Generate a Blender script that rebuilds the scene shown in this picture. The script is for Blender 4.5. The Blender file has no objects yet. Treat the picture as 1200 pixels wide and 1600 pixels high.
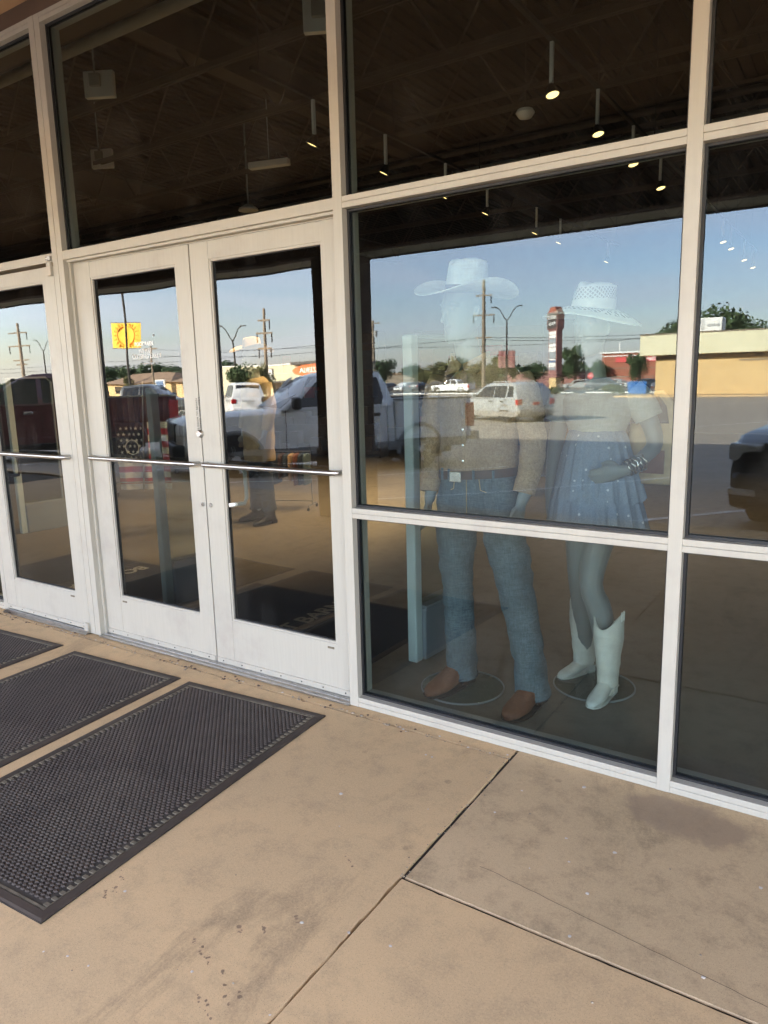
import bpy, math, random
from mathutils import Vector, Matrix, noise
R=math.radians; PI=math.pi
rnd=random.Random(7)
S=bpy.context.scene; COL=S.collection
# ------------------------------------------------------------------ camera
cam=bpy.data.cameras.new('camera'); co=bpy.data.objects.new('camera',cam); COL.objects.link(co)
cam.sensor_fit='VERTICAL'; cam.sensor_height=32.0; cam.sensor_width=24.0; cam.lens=1128.12*32/1600
cam.clip_start=.05; cam.clip_end=5000
def cam_axes(yaw,pitch,roll):
    f=Vector((-math.cos(yaw)*math.cos(pitch),math.sin(yaw)*math.cos(pitch),-math.sin(pitch)))
    r=f.cross(Vector((0,0,1))).normalized(); u=r.cross(f)
    c,s=math.cos(roll),math.sin(roll)
    return c*r+s*u,-s*r+c*u,f
r_,u_,f_=cam_axes(R(56.4813),R(10.4938),R(-1.4601))
m=Matrix((r_,u_,-f_)).transposed().to_4x4(); m.translation=Vector((1.8487,-2.4722,1.4618))
co.matrix_world=m; S.camera=co
# ------------------------------------------------------------------ world, sun, exposure
SUN_DIR=Vector((0.50*math.cos(R(23)),-0.866*math.cos(R(23)),-math.sin(R(23))))   # way the light travels
W=bpy.data.worlds.new('World'); S.world=W; W.use_nodes=True
wn=W.node_tree.nodes; wl=W.node_tree.links; wn.clear()
wo=wn.new('ShaderNodeOutputWorld'); bg=wn.new('ShaderNodeBackground'); sk=wn.new('ShaderNodeTexSky')
sk.sky_type='NISHITA'; sk.sun_disc=False; sk.sun_elevation=R(23)
to_sun=-SUN_DIR; sk.sun_rotation=math.atan2(to_sun.x,to_sun.y); sk.air_density=1.0; sk.dust_density=.8; sk.ozone_density=1.8
bg.inputs[1].default_value=.11
# thin cirrus streaks, all round the sky
tc=wn.new('ShaderNodeTexCoord'); mp=wn.new('ShaderNodeMapping'); mp.inputs['Scale'].default_value=(1.6,1.6,9.0); mp.inputs['Rotation'].default_value=(R(6),R(-4),0)
nz=wn.new('ShaderNodeTexNoise'); nz.inputs['Scale'].default_value=2.2; nz.inputs['Detail'].default_value=7; nz.inputs['Roughness'].default_value=.55; nz.inputs['Distortion'].default_value=.4
cr=wn.new('ShaderNodeValToRGB'); cr.color_ramp.elements[0].position=.36; cr.color_ramp.elements[0].color=(.08,.08,.08,1); cr.color_ramp.elements[1].position=.74; cr.color_ramp.elements[1].color=(.72,.72,.72,1)
mx=wn.new('ShaderNodeMix'); mx.data_type='RGBA'; mx.inputs[7].default_value=(4.6,5.0,5.5,1)
wl.new(tc.outputs['Generated'],mp.inputs[0]); wl.new(mp.outputs[0],nz.inputs['Vector']); wl.new(nz.outputs['Fac'],cr.inputs[0])
wl.new(cr.outputs[0],mx.inputs[0]); wl.new(sk.outputs[0],mx.inputs[6]); tn=wn.new('ShaderNodeMix'); tn.data_type='RGBA'; tn.blend_type='MULTIPLY'; tn.inputs[0].default_value=1; tn.inputs[7].default_value=(1.12,1.0,1.0,1); wl.new(mx.outputs[2],tn.inputs[6]); wl.new(tn.outputs[2],bg.inputs[0]); wl.new(bg.outputs[0],wo.inputs[0])
sl=bpy.data.lights.new('sun','SUN'); so=bpy.data.objects.new('sun',sl); COL.objects.link(so)
sl.energy=5.0; sl.angle=R(.53); sl.color=(1,.87,.68)
so.rotation_euler=SUN_DIR.to_track_quat('-Z','Y').to_euler()
V=S.view_settings; V.view_transform='Standard'; V.look='None'; V.gamma=1; V.use_curve_mapping=False; V.exposure=4.05
S.render.engine='CYCLES'; S.cycles.max_bounces=10; S.cycles.transparent_max_bounces=24; S.cycles.diffuse_bounces=4; S.cycles.glossy_bounces=4
S.cycles.use_denoising=True; S.cycles.caustics_reflective=False; S.cycles.caustics_refractive=False
# ------------------------------------------------------------------ materials
class N:
    def __init__(s,name):
        s.m=bpy.data.materials.new(name); s.m.use_nodes=True; s.t=s.m.node_tree; s.t.nodes.clear()
        s.out=s.n('OutputMaterial'); s.pos=s.n('TexCoord').outputs['Object']
    def n(s,k,**kw):
        o=s.t.nodes.new('ShaderNode'+k)
        for a,b in kw.items(): setattr(o,a,b)
        return o
    def l(s,a,b): s.t.links.new(a,b)
    def mapping(s,scale=(1,1,1),rot=(0,0,0),src=None):
        o=s.n('Mapping'); o.inputs['Scale'].default_value=scale; o.inputs['Rotation'].default_value=rot; s.l(src or s.pos,o.inputs[0]); return o.outputs[0]
    def noise(s,scale,detail=4,rough=.55,vec=None,dist=0):
        o=s.n('TexNoise'); o.inputs['Scale'].default_value=scale; o.inputs['Detail'].default_value=detail; o.inputs['Roughness'].default_value=rough; o.inputs['Distortion'].default_value=dist
        s.l(vec or s.pos,o.inputs['Vector']); return o.outputs['Fac']
    def ramp(s,fac,a,b,ca=(0,0,0),cb=(1,1,1)):
        o=s.n('ValToRGB'); e=o.color_ramp.elements; e[0].position=a; e[1].position=b; e[0].color=(*ca,1); e[1].color=(*cb,1); s.l(fac,o.inputs[0]); return o.outputs[0]
    def mix(s,fac,a,b,mode='MIX'):
        o=s.n('Mix',data_type='RGBA',blend_type=mode)
        for i,v in ((0,fac),(6,a),(7,b)):
            if isinstance(v,(int,float)): o.inputs[i].default_value=v
            elif isinstance(v,tuple): o.inputs[i].default_value=(*v,1)
            else: s.l(v,o.inputs[i])
        return o.outputs[2]
    def math(s,op,a,b=0.0,c=None):
        o=s.n('Math',operation=op)
        for i,v in enumerate((a,b,c)):
            if v is None: continue
            if isinstance(v,(int,float)): o.inputs[i].default_value=v
            else: s.l(v,o.inputs[i])
        return o.outputs[0]
    def bump(s,h,strength=.3,dist=.01):
        o=s.n('Bump'); o.inputs['Strength'].default_value=strength; o.inputs['Distance'].default_value=dist; s.l(h,o.inputs['Height']); return o.outputs[0]
    def bsdf(s,col,rough=.6,metal=0,spec=.5,normal=None,coat=0,emit=None,es=0):
        b=s.n('BsdfPrincipled')
        def st(k,v):
            if isinstance(v,(int,float)): b.inputs[k].default_value=v
            elif isinstance(v,tuple): b.inputs[k].default_value=(*v,1)
            else: s.l(v,b.inputs[k])
        st('Base Color',col); st('Roughness',rough); st('Metallic',metal); st('Specular IOR Level',spec); st('Coat Weight',coat)
        b.inputs['Coat Roughness'].default_value=.05
        if emit: st('Emission Color',emit); st('Emission Strength',es)
        if normal is not None: s.l(normal,b.inputs['Normal'])
        s.l(b.outputs[0],s.out.inputs[0]); return s.m
def simple(name,col,rough=.6,metal=0,var=.15,scale=8,coat=0,bump=0,spec=.5):
    q=N(name); f=q.noise(scale,5)
    lo=tuple(c*(1-var) for c in col); hi=tuple(min(1,c*(1+var)) for c in col)
    return q.bsdf(q.ramp(f,.3,.7,lo,hi),rough,metal,spec,q.bump(q.noise(scale*12,3),bump,.003) if bump else None,coat)
M={}
# white anodised / painted aluminium of the storefront: streaks, grime
q=N('white_aluminium'); st=q.noise(6,5,.6,q.mapping((14,14,.7))); st2=q.noise(38,3,.5,q.mapping((1,1,.12))); bl=q.noise(3.2,6,.65)
c=q.mix(q.ramp(st,.35,.75),(.405,.38,.322),(.375,.35,.294)); c=q.mix(q.ramp(bl,.52,.80),c,(.32,.29,.25)); c=q.mix(q.math('MULTIPLY',q.ramp(st2,.6,.85),.22),c,(.33,.305,.265))
sc=q.noise(55,2,.5,q.mapping((.25,1,2.2),(0,R(28),0))); c=q.mix(q.math('MULTIPLY',q.ramp(sc,.72,.76),.4),c,(.36,.33,.29))
M['alu']=q.bsdf(c,q.ramp(bl,.3,.8,(.34,)*3,(.5,)*3),0,.5,q.bump(st,.08,.002))
q=N('brushed_steel'); f=q.noise(90,3,.5,q.mapping((.2,6,6))); M['steel']=q.bsdf(q.ramp(f,.3,.7,(.42,.41,.40),(.60,.59,.57)),q.ramp(f,.3,.7,(.24,)*3,(.36,)*3),1)
M['rubber']=simple('black_gasket_rubber',(.012,.012,.013),.55,0,.3,30)
q=N('black_mat_rubber'); a=q.noise(4,6,.6); b=q.noise(1.3,5,.65); c=q.ramp(a,.3,.7,(.043,.031,.024),(.066,.048,.037)); c=q.mix(q.math('MULTIPLY',q.ramp(b,.48,.72),.55),c,(.105,.085,.062)); M['matrubber']=q.bsdf(c,.66,0,.4)
M['matdust']=simple('dusty_mat_base',(.048,.039,.031),.85,0,.5,18)
M['mattan']=simple('sandy_mat_teeth',(.14,.115,.078),.85,0,.4,22)
M['matblue']=simple('dark_ribbed_carpet',(.014,.016,.024),.95,0,.4,60,bump=.5)
M['mattext']=simple('tan_carpet_letters',(.66,.55,.40),.95,0,.2,60,bump=.4)
# concrete
def concrete(name,c1,c2,stain,amt,wet=None):
    q=N(name); big=q.noise(1.1,6,.6,dist=.5); mid=q.noise(9,9,.72); fin=q.noise(140,3,.6); sp=q.noise(420,2,.5)
    c=q.mix(q.ramp(big,.32,.68),c1,c2); c=q.mix(q.math('MULTIPLY',q.ramp(mid,.48,.74),amt),c,stain)
    dr=q.noise(2.2,8,.7,q.mapping((1,.35,1),(0,0,R(35))),dist=1.2); c=q.mix(q.math('MULTIPLY',q.ramp(dr,.57,.72),amt*.9),c,tuple(v*.62 for v in stain))
    vo=q.n('TexVoronoi'); vo.inputs['Scale'].default_value=6.3; q.l(q.pos,vo.inputs['Vector'])
    ds=q.ramp(vo.outputs['Distance'],.055,.10,(1,1,1),(0,0,0)); gate=q.ramp(q.noise(1.7,2),.52,.58)
    c=q.mix(q.math('MULTIPLY',q.math('MULTIPLY',ds,gate),.38),c,tuple(v*.5 for v in stain))
    c=q.mix(q.math('MULTIPLY',q.ramp(fin,.40,.70),.45),c,tuple(v*1.35 for v in c2)); c=q.mix(q.math('MULTIPLY',q.ramp(sp,.60,.70),.7),c,tuple(v*.45 for v in stain))
    ro=.86
    if wet:
        x0,y0,rx,ry=wet; mpn=q.n('Mapping'); mpn.inputs['Location'].default_value=(-x0/rx,-y0/ry,0); mpn.inputs['Scale'].default_value=(1/rx,1/ry,.02); q.l(q.pos,mpn.inputs[0])
        ln=q.n('VectorMath',operation='LENGTH'); q.l(mpn.outputs[0],ln.inputs[0])
        w=q.ramp(q.math('ADD',ln.outputs['Value'],q.math('MULTIPLY',q.math('SUBTRACT',q.noise(7,6,.65),.5),1.5)),.72,1.02,(1,1,1),(0,0,0))
        c=q.mix(q.math('MULTIPLY',w,.6),c,(.27,.19,.13)); ro=q.ramp(w,0,1,(.86,)*3,(.62,)*3)
    return q.bsdf(c,ro,0,.35,q.bump(q.math('ADD',q.math('MULTIPLY',fin,.5),q.math('MULTIPLY',sp,.6)),.16,.003))
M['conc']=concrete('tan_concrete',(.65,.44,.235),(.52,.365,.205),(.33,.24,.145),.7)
M['conc_grey']=concrete('stained_grey_concrete',(.59,.42,.245),(.46,.335,.195),(.26,.19,.115),.85,(1.46,-.13,.22,.13))
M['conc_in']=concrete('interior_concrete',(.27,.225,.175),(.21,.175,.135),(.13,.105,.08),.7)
M['joint']=simple('dirt_in_joints',(.028,.022,.017),.95,0,.5,40)
M['tar']=simple('brown_scuff_marks',(.27,.18,.11),.9,0,.35,30)
M['grit']=simple('grit',(.30,.24,.17),.9,0,.6,90)
M['gum']=simple('old_gum',(.58,.52,.45),.8,0,.2,90)
# glass: clear, double faced, reflects by angle (Schlick); waviness by bump of a tenth of a millimetre
def glass(name,dist,r0,tint,seed,scale=2.6,refl=(1,1,1)):
    q=N(name); mpn=q.mapping((1,1,.8)); q.t.nodes[-1].inputs['Location'].default_value=(seed,seed*.7,0)
    q.noise(scale,.6,.4,mpn); no=q.t.nodes[-1]; sub=q.n('VectorMath',operation='SUBTRACT'); q.l(no.outputs['Color'],sub.inputs[0]); sub.inputs[1].default_value=(.5,.5,.5)
    scl=q.n('VectorMath',operation='SCALE'); q.l(sub.outputs[0],scl.inputs[0]); scl.inputs['Scale'].default_value=dist
    g0=q.n('NewGeometry'); add=q.n('VectorMath',operation='ADD'); q.l(g0.outputs['Normal'],add.inputs[0]); q.l(scl.outputs[0],add.inputs[1]); nr=q.n('VectorMath',operation='NORMALIZE'); q.l(add.outputs[0],nr.inputs[0]); nrm=nr.outputs[0]
    lw=q.n('LayerWeight'); lw.inputs['Blend'].default_value=.5
    p5=q.math('POWER',lw.outputs['Facing'],5.0); F=q.math('ADD',q.math('MULTIPLY',p5,1-r0),r0)
    geo=q.n('NewGeometry'); F=q.math('MULTIPLY',F,q.math('SUBTRACT',1.0,geo.outputs['Backfacing']))
    gl=q.n('BsdfGlossy'); gl.inputs['Roughness'].default_value=0; gl.inputs['Color'].default_value=(*refl,1); q.l(nrm,gl.inputs['Normal'])
    tr=q.n('BsdfTransparent'); tr.inputs['Color'].default_value=(*tint,1)
    df=q.n('BsdfDiffuse'); df.inputs['Color'].default_value=(.55,.5,.44,1)          # light dust film
    ms=q.n('MixShader'); q.l(F,ms.inputs[0]); q.l(tr.outputs[0],ms.inputs[1]); q.l(gl.outputs[0],ms.inputs[2])
    m2=q.n('MixShader'); sm=q.ramp(q.noise(3.5,6,.7,q.mapping((1,1,.5))),.5,.85,(.004,)*3,(.040,)*3); q.l(q.math('MULTIPLY',sm,q.math('SUBTRACT',1.0,geo.outputs['Backfacing'])),m2.inputs[0]); q.l(ms.outputs[0],m2.inputs[1]); q.l(df.outputs[0],m2.inputs[2])
    q.l(m2.outputs[0],q.out.inputs[0]); return q.m
M['glass']=glass('window_glass',.0022,.056,(.70,.75,.74),1.3,1.9,(.77,.905,1.0))
M['dglass']=glass('door_glass',.0065,.074,(.53,.56,.545),8.1,2.6,(.90,.97,1.0))
M['acrylic']=glass('clear_acrylic',.0000,.03,(.86,.93,.92),3)
# store interior
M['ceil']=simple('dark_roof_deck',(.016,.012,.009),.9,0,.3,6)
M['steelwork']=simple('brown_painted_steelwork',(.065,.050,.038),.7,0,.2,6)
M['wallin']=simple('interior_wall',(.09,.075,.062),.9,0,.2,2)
M['darkwood']=simple('dark_stained_wood',(.045,.024,.013),.6,0,.3,12)
M['whitebox']=simple('white_plastic',(.88,.86,.80),.5,0,.05,6)
M['greybox']=simple('grey_plastic',(.36,.36,.35),.5,0,.1,6)
M['panelwhite']=simple('frosted_white_plastic',(.66,.72,.69),.4,0,.04,4)
M['blackmetal']=simple('black_metal',(.02,.02,.021),.45,.3,.2,20)
M['mannequin']=simple('pale_mannequin',(.24,.26,.255),.42,0,.04,5)
q=N('lamp_glow'); M['lamp']=q.bsdf((1,.8,.5),.5,emit=(1,.66,.24),es=.32)
q=N('lamp_white'); M['lampw']=q.bsdf((1,.9,.7),.5,emit=(1,.9,.75),es=16)
# clothes
def weave(name,c1,c2,scale=900,blot=None,rough=.9):
    q=N(name); a=q.noise(scale*.25,2,.5,q.mapping((1,1,.12))); b=q.noise(scale*.25,2,.5,q.mapping((.12,.12,1))); big=q.noise(9,5)
    f=q.math('MULTIPLY',q.math('ADD',a,b),.5); c=q.mix(q.ramp(f,.36,.64),c1,c2); c=q.mix(q.math('MULTIPLY',q.ramp(big,.4,.75),.6),c,tuple(v*.55 for v in c1))
    if blot: c=q.mix(q.math('MULTIPLY',q.ramp(q.noise(blot[0],4,.7),.47,.56),blot[2]),c,blot[1])
    return q.bsdf(c,rough,0,.2,q.bump(f,.35,.002))
M['denim']=weave('blue_denim',(.075,.110,.135),(.165,.215,.24))
M['denimdark']=weave('dark_denim',(.035,.05,.075),(.07,.09,.12))
M['shirt']=weave('printed_shirt',(.44,.285,.165),(.56,.385,.24),900,(120,(.20,.12,.07),.4))
M['blouse']=weave('cream_blouse',(.50,.49,.44),(.62,.61,.56))
q=N('dotted_chambray'); vo=q.n('TexVoronoi'); vo.inputs['Scale'].default_value=21; vo.inputs['Randomness'].default_value=.35; q.l(q.pos,vo.inputs['Vector'])
c=q.mix(q.ramp(q.noise(200,2),.35,.65),(.23,.29,.385),(.32,.385,.48)); c=q.mix(q.ramp(vo.outputs['Distance'],.10,.14,(1,1,1),(0,0,0)),c,(.75,.78,.82)); M['skirt']=q.bsdf(c,.9,0,.2)
M['leather']=weave('brown_leather',(.19,.072,.038),(.26,.105,.055),300,rough=.5)
M['leatherdark']=simple('dark_brown_leather',(.07,.032,.018),.45,0,.3,20)
M['sole']=simple('dark_boot_sole',(.02,.014,.011),.7,0,.2,20)
M['bootwhite']=weave('white_leather',(.84,.80,.70),(.92,.88,.78),160,rough=.42)
M['tan']=simple('tan_canvas',(.50,.36,.20),.9,0,.15,12,bump=.2)
M['straw']=weave('pale_straw',(.78,.76,.66),(.92,.91,.84),700)
q=N('vented_straw'); sx=q.n('SeparateXYZ'); q.l(q.pos,sx.inputs[0]); dx=q.math('SUBTRACT',sx.outputs[0],.845); dy=q.math('SUBTRACT',sx.outputs[1],.712)
an=q.math('MULTIPLY',q.math('ARCTAN2',dy,dx),17.0); rd=q.math('SQRT',q.math('ADD',q.math('MULTIPLY',dx,dx),q.math('MULTIPLY',dy,dy)))
vz=q.math('MULTIPLY',q.math('ADD',sx.outputs[2],rd),190.0)
la=q.math('ABSOLUTE',q.math('SINE',q.math('ADD',an,vz))); lb=q.math('ABSOLUTE',q.math('SINE',q.math('SUBTRACT',an,vz)))
vent=q.math('MULTIPLY',q.math('GREATER_THAN',la,.55),q.math('GREATER_THAN',lb,.55))
bz=q.math('MULTIPLY',q.math('GREATER_THAN',sx.outputs[2],1.768),q.math('LESS_THAN',sx.outputs[2],1.815)); br_=q.math('MULTIPLY',q.math('GREATER_THAN',rd,.118),q.math('LESS_THAN',rd,.165))
M['strawvent']=q.bsdf(q.mix(q.math('MULTIPLY',q.math('MULTIPLY',vent,q.math('MAXIMUM',bz,br_)),.75),(.88,.87,.80),(.12,.11,.09)),.85)
M['silver']=simple('polished_silver',(.75,.74,.70),.2,1,.1,40)
M['redcloth']=simple('red_cotton',(.50,.03,.04),.9,0,.2,10); M['whitecloth']=simple('white_cotton',(.86,.84,.80),.9,0,.1,10); M['navycloth']=simple('navy_cotton',(.012,.015,.030),.9,0,.2,10)
M['black']=simple('black_plastic',(.012,.012,.013),.5,0,.3,30)
# outdoors
q=N('asphalt'); big=q.noise(.12,6,.6); fin=q.noise(30,3,.7); ol=q.ramp(q.noise(.9,6,.7),.6,.72)
c=q.mix(q.ramp(big,.3,.7),(.34,.285,.225),(.40,.335,.265)); c=q.mix(q.math('MULTIPLY',q.ramp(fin,.4,.7),.35),c,(.48,.41,.33)); c=q.mix(q.math('MULTIPLY',ol,.28),c,(.16,.135,.11)); M['asphalt']=q.bsdf(c,.9,0,.3,q.bump(fin,.4,.01))
M['road']=simple('road_asphalt',(.15,.14,.13),.9,0,.2,.5)
M['line']=simple('worn_white_paint',(.84,.82,.77),.8,0,.25,6)
M['yline']=simple('worn_yellow_paint',(.60,.42,.14),.8,0,.2,6)
M['grass']=simple('dry_grass',(.13,.125,.045),.95,0,.35,1.5)
M['earth']=simple('far_ground',(.12,.115,.07),.95,0,.3,.05)
M['stucco']=simple('brown_stucco_soffit',(.46,.29,.16),.9,0,.12,3,bump=.2)
M['brickstucco']=simple('brown_fascia',(.10,.062,.040),.9,0,.15,4,bump=.2)
M['tanwall']=simple('yellow_tan_stucco',(.62,.44,.22),.9,0,.06,1.2,bump=.15)
M['creamwall']=simple('cream_metal_fascia',(.64,.60,.42),.7,0,.04,.6)
M['recess']=simple('brown_recess_panel',(.24,.19,.14),.8,0,.2,2)
M['redbrick']=simple('red_brick',(.34,.12,.075),.9,0,.15,3,bump=.2)
M['pinkbrick']=simple('dusty_rose_stucco',(.30,.145,.13),.9,0,.1,2)
M['signwhite']=simple('white_sign_face',(.74,.73,.70),.5,0,.03,1)
M['signgrey']=simple('grey_sign_face',(.30,.32,.34),.5,0,.1,1)
M['signdark']=simple('dark_bronze_sign',(.06,.05,.045),.5,0,.2,3)
M['signblue']=simple('blue_sign_face',(.10,.18,.34),.5,0,.1,2)
M['signred']=simple('red_sign',(.60,.04,.04),.5,0,.1,2)
M['signorange']=simple('orange_sign',(.82,.16,.03),.5,0,.1,2)
M['yellow']=simple('yellow_banner_cloth',(.86,.50,.05),.8,0,.1,2); M['orange']=simple('orange_banner_print',(.66,.24,.02),.8,0,.1,2)
M['wood']=simple('weathered_pole_wood',(.24,.185,.13),.9,0,.25,3)
M['pole']=simple('dark_bronze_pole',(.030,.024,.020),.5,.3,.2,4)
M['roofbrown']=simple('brown_shingle_roof',(.25,.17,.115),.95,0,.2,2)
M['bark']=simple('bark',(.10,.07,.05),.95,0,.3,5)
for k,cc in (('leafdark',(.042,.072,.032)),('leafolive',(.115,.115,.040)),('leafgreen',(.055,.085,.035))):
    q=N('foliage_'+k); f=q.noise(1.4,4,.7); M[k]=q.bsdf(q.ramp(f,.3,.7,tuple(v*.65 for v in cc),tuple(v*1.45 for v in cc)),.75,0,.25)
def paint(name,col,coat=.9): return simple(name,col,.42,0,.04,2,coat)
M['pwhite']=paint('white_car_paint',(.86,.86,.85)); M['pmaroon']=paint('maroon_car_paint',(.085,.014,.014)); M['psilver']=paint('silver_car_paint',(.40,.405,.39)); M['pblack']=paint('black_car_paint',(.012,.012,.014))
M['pgrey']=paint('charcoal_car_paint',(.07,.075,.08)); M['ptan']=paint('beige_lower_paint',(.33,.30,.26),.4); M['pgreyl']=paint('grey_lower_paint',(.22,.225,.23),.4); M['pnavy']=paint('dark_navy_car_paint',(.02,.028,.05)); M['pred']=paint('red_car_paint',(.40,.02,.02)); M['pblue']=paint('blue_dumpster_paint',(.02,.13,.42),.1)
q=N('car_glass'); M['cglass']=q.bsdf((.014,.016,.018),.03,0,.6)
M['tyre']=simple('tyre_rubber',(.02,.02,.02),.8,0,.2,10); M['chrome']=simple('chrome',(.72,.72,.72),.14,1,.05,10); M['rim']=simple('alloy',(.74,.74,.74),.35,.5,.1,10)
M['tail']=simple('red_tail_lens',(.50,.015,.015),.15,0,.2,14,.5); M['lens']=simple('clear_lens',(.80,.81,.82),.25,.0,.15,20,.5)
# ------------------------------------------------------------------ mesh helpers
class MB:
    def __init__(s): s.v=[]; s.f=[]
    def add(s,vs,fs):
        o=len(s.v); s.v+= [tuple(v) for v in vs]; s.f+=[tuple(i+o for i in f) for f in fs]; return s
    def box(s,x0,x1,y0,y1,z0,z1,mat=None):
        vs=[Vector((x,y,z)) for x in (x0,x1) for y in (y0,y1) for z in (z0,z1)]
        if mat: vs=[mat@v for v in vs]
        return s.add(vs,[(0,1,3,2),(4,6,7,5),(0,4,5,1),(2,3,7,6),(0,2,6,4),(1,5,7,3)])
    def loft(s,rings,cap=True,closed=True):
        n=len(rings[0]); o=len(s.v)
        for r in rings: s.v+=[tuple(p) for p in r]
        for i in range(len(rings)-1):
            for j in range(n if closed else n-1):
                k=(j+1)%n; s.f.append((o+i*n+j,o+i*n+k,o+(i+1)*n+k,o+(i+1)*n+j))
        if cap: s.f.append(tuple(o+j for j in range(n-1,-1,-1))); s.f.append(tuple(o+(len(rings)-1)*n+j for j in range(n)))
        return s
    def tube(s,path,rad,n=10,cap=True,up=None):
        P=[Vector(p) for p in path]; rings=[]
        for i,p in enumerate(P):
            t=(P[min(i+1,len(P)-1)]-P[max(i-1,0)]).normalized()
            if up is None:
                a=Vector((0,1,0)) if abs(t.y)<.9 else Vector((1,0,0))
            else: a=Vector(up)
            b=t.cross(a).normalized(); a=b.cross(t)
            r=rad[i] if isinstance(rad,list) else rad
            ra,rb=(r if isinstance(r,tuple) else (r,r))
            rings.append([p+b*(ra*math.cos(2*PI*j/n))+a*(rb*math.sin(2*PI*j/n)) for j in range(n)])
        return s.loft(rings,cap)
    def lathe(s,prof,n=24,c=(0,0,0),ax='z',cap=True):
        rings=[]
        for r,z in prof:
            ring=[]
            for j in range(n):
                a=2*PI*j/n; x,y=r*math.cos(a),r*math.sin(a)
                ring.append(Vector(c)+(Vector((x,y,z)) if ax=='z' else Vector((x,z,-y)) if ax=='y' else Vector((z,x,y))))
            rings.append(ring)
        return s.loft(rings,cap)
    def prism(s,pts,fn,d0,d1):    # polygon pts (a,b) -> fn(a,b,d), between depths
        n=len(pts); return s.add([fn(a,b,d0) for a,b in pts]+[fn(a,b,d1) for a,b in pts],[tuple(range(n-1,-1,-1)),tuple(range(n,2*n))]+[(i,(i+1)%n,n+(i+1)%n,n+i) for i in range(n)])
    def mesh(s,name,mat,smooth=None):
        me=bpy.data.meshes.new(name); me.from_pydata(s.v,[],s.f); me.update()
        if mat: me.materials.append(mat)
        if smooth is not None:
            me.polygons.foreach_set('use_smooth',[True]*len(me.polygons)); me.set_sharp_from_angle(angle=R(smooth))
        return me
    def build(s,name,mat,parent=None,smooth=None,bevel=0,fix=True):
        me=s.mesh(name,mat,smooth); 
        if fix:
            import bmesh
            b=bmesh.new(); b.from_mesh(me); bmesh.ops.recalc_face_normals(b,faces=b.faces); b.to_mesh(me); b.free()
            if smooth is not None: me.set_sharp_from_angle(angle=R(smooth))
        return link(name,me,parent,bevel)
def link(name,me,parent=None,bevel=0):
    o=bpy.data.objects.new(name,me); COL.objects.link(o)
    if parent: o.parent=parent
    if bevel:
        b=o.modifiers.new('bevel','BEVEL'); b.width=bevel; b.segments=2; b.limit_method='ANGLE'; b.angle_limit=R(40)
    return o
def tag(o,label=None,cat=None,group=None,kind=None):
    if label: o['label']=label
    if cat: o['category']=cat
    if group: o['group']=group
    if kind: o['kind']=kind
    return o
def thing(name,label,cat,loc=(0,0,0),rz=0,group=None):
    o=bpy.data.objects.new(name,None); COL.objects.link(o); o.location=loc; o.rotation_euler=(0,0,rz); o.empty_display_size=.1
    return tag(o,label,cat,group)
def kids(o): return [c for c in COL.objects if c.parent is o]
def dup(o,loc=None,rz=None,label=None,parent=None,scale=None):
    c=o.copy(); COL.objects.link(c)
    if parent: c.parent=parent
    for ch in kids(o): dup(ch,parent=c)
    if loc is not None: c.location=loc
    if rz is not None: c.rotation_euler=(0,0,rz)
    if scale is not None: c.scale=scale if isinstance(scale,tuple) else (scale,)*3
    if label: c['label']=label
    return c
def text(name,body,size,mat,parent,loc,rot,align='CENTER',ext=.001,off=0,sx=1):
    cu=bpy.data.curves.new(name,'FONT'); cu.body=body; cu.size=size; cu.align_x=align; cu.align_y='CENTER'; cu.extrude=ext; cu.offset=off
    tmp=bpy.data.objects.new(name,cu); COL.objects.link(tmp); bpy.context.view_layer.update()
    me=bpy.data.meshes.new_from_object(tmp.evaluated_get(bpy.context.evaluated_depsgraph_get())); COL.objects.unlink(tmp); bpy.data.objects.remove(tmp)
    me.materials.clear(); me.materials.append(mat); o=bpy.data.objects.new(name,me); COL.objects.link(o); o.location=loc; o.rotation_euler=rot; o.scale=(sx,1,1)
    if parent: o.parent=parent
    return o
def fbm(p,s): return noise.noise(Vector(p)*s)
def zg(y):     # fall of the parking lot away from the store
    K=[(4.6,-.15),(8,-.3),(20,-.5),(60,-.55),(110,-1.0),(400,-1.5),(3000,-6)]; d=-y
    if d<=K[0][0]: return K[0][1]
    for (a,za),(b,zb) in zip(K,K[1:]):
        if d<=b: return za+(zb-za)*(d-a)/(b-a)
    return K[-1][1]
# ================================================================== THE GROUND
def sheet(name,mat,xs,ys,dz,kind='structure'):
    mb=MB(); nx=len(xs)
    mb.v=[(x,y,zg(y)+dz) for y in ys for x in xs]
    mb.f=[(j*nx+i,j*nx+i+1,(j+1)*nx+i+1,(j+1)*nx+i) for j in range(len(ys)-1) for i in range(nx-1)]
    return tag(mb.build(name,mat,fix=False),kind=kind)
o=sheet('ground',M['earth'],[-2500,-400,400,2500],[-3000,-400,-110,-60,-20,-8,-4.55],-.06); o.data.flip_normals()
o=sheet('parking_lot',M['asphalt'],[-260,-30,30,200],[-78,-60,-20,-8,-4.6],0); o.data.flip_normals()
o=sheet('grass_verge',M['grass'],[-260,200],[-86,-78],.03); o.data.flip_normals()
o=sheet('road',M['road'],[-260,200],[-101,-86],.0); o.data.flip_normals()
o=sheet('far_parking_lot',M['asphalt'],[-260,200],[-135,-110,-101],.004); o.data.flip_normals()
mb=MB(); mb.box(-260,200,-78.25,-78,zg(-78)-.05,zg(-78)+.13); tag(mb.build('verge_kerb',M['signwhite']),kind='structure')
mb=MB(); mb.box(-40,30,-40,30,-.45,-.20); 
mb=MB(); mb.box(-40,30,-4.58,30,-.30,-.035); tag(mb.build('foundation',M['joint']),kind='structure')
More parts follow.
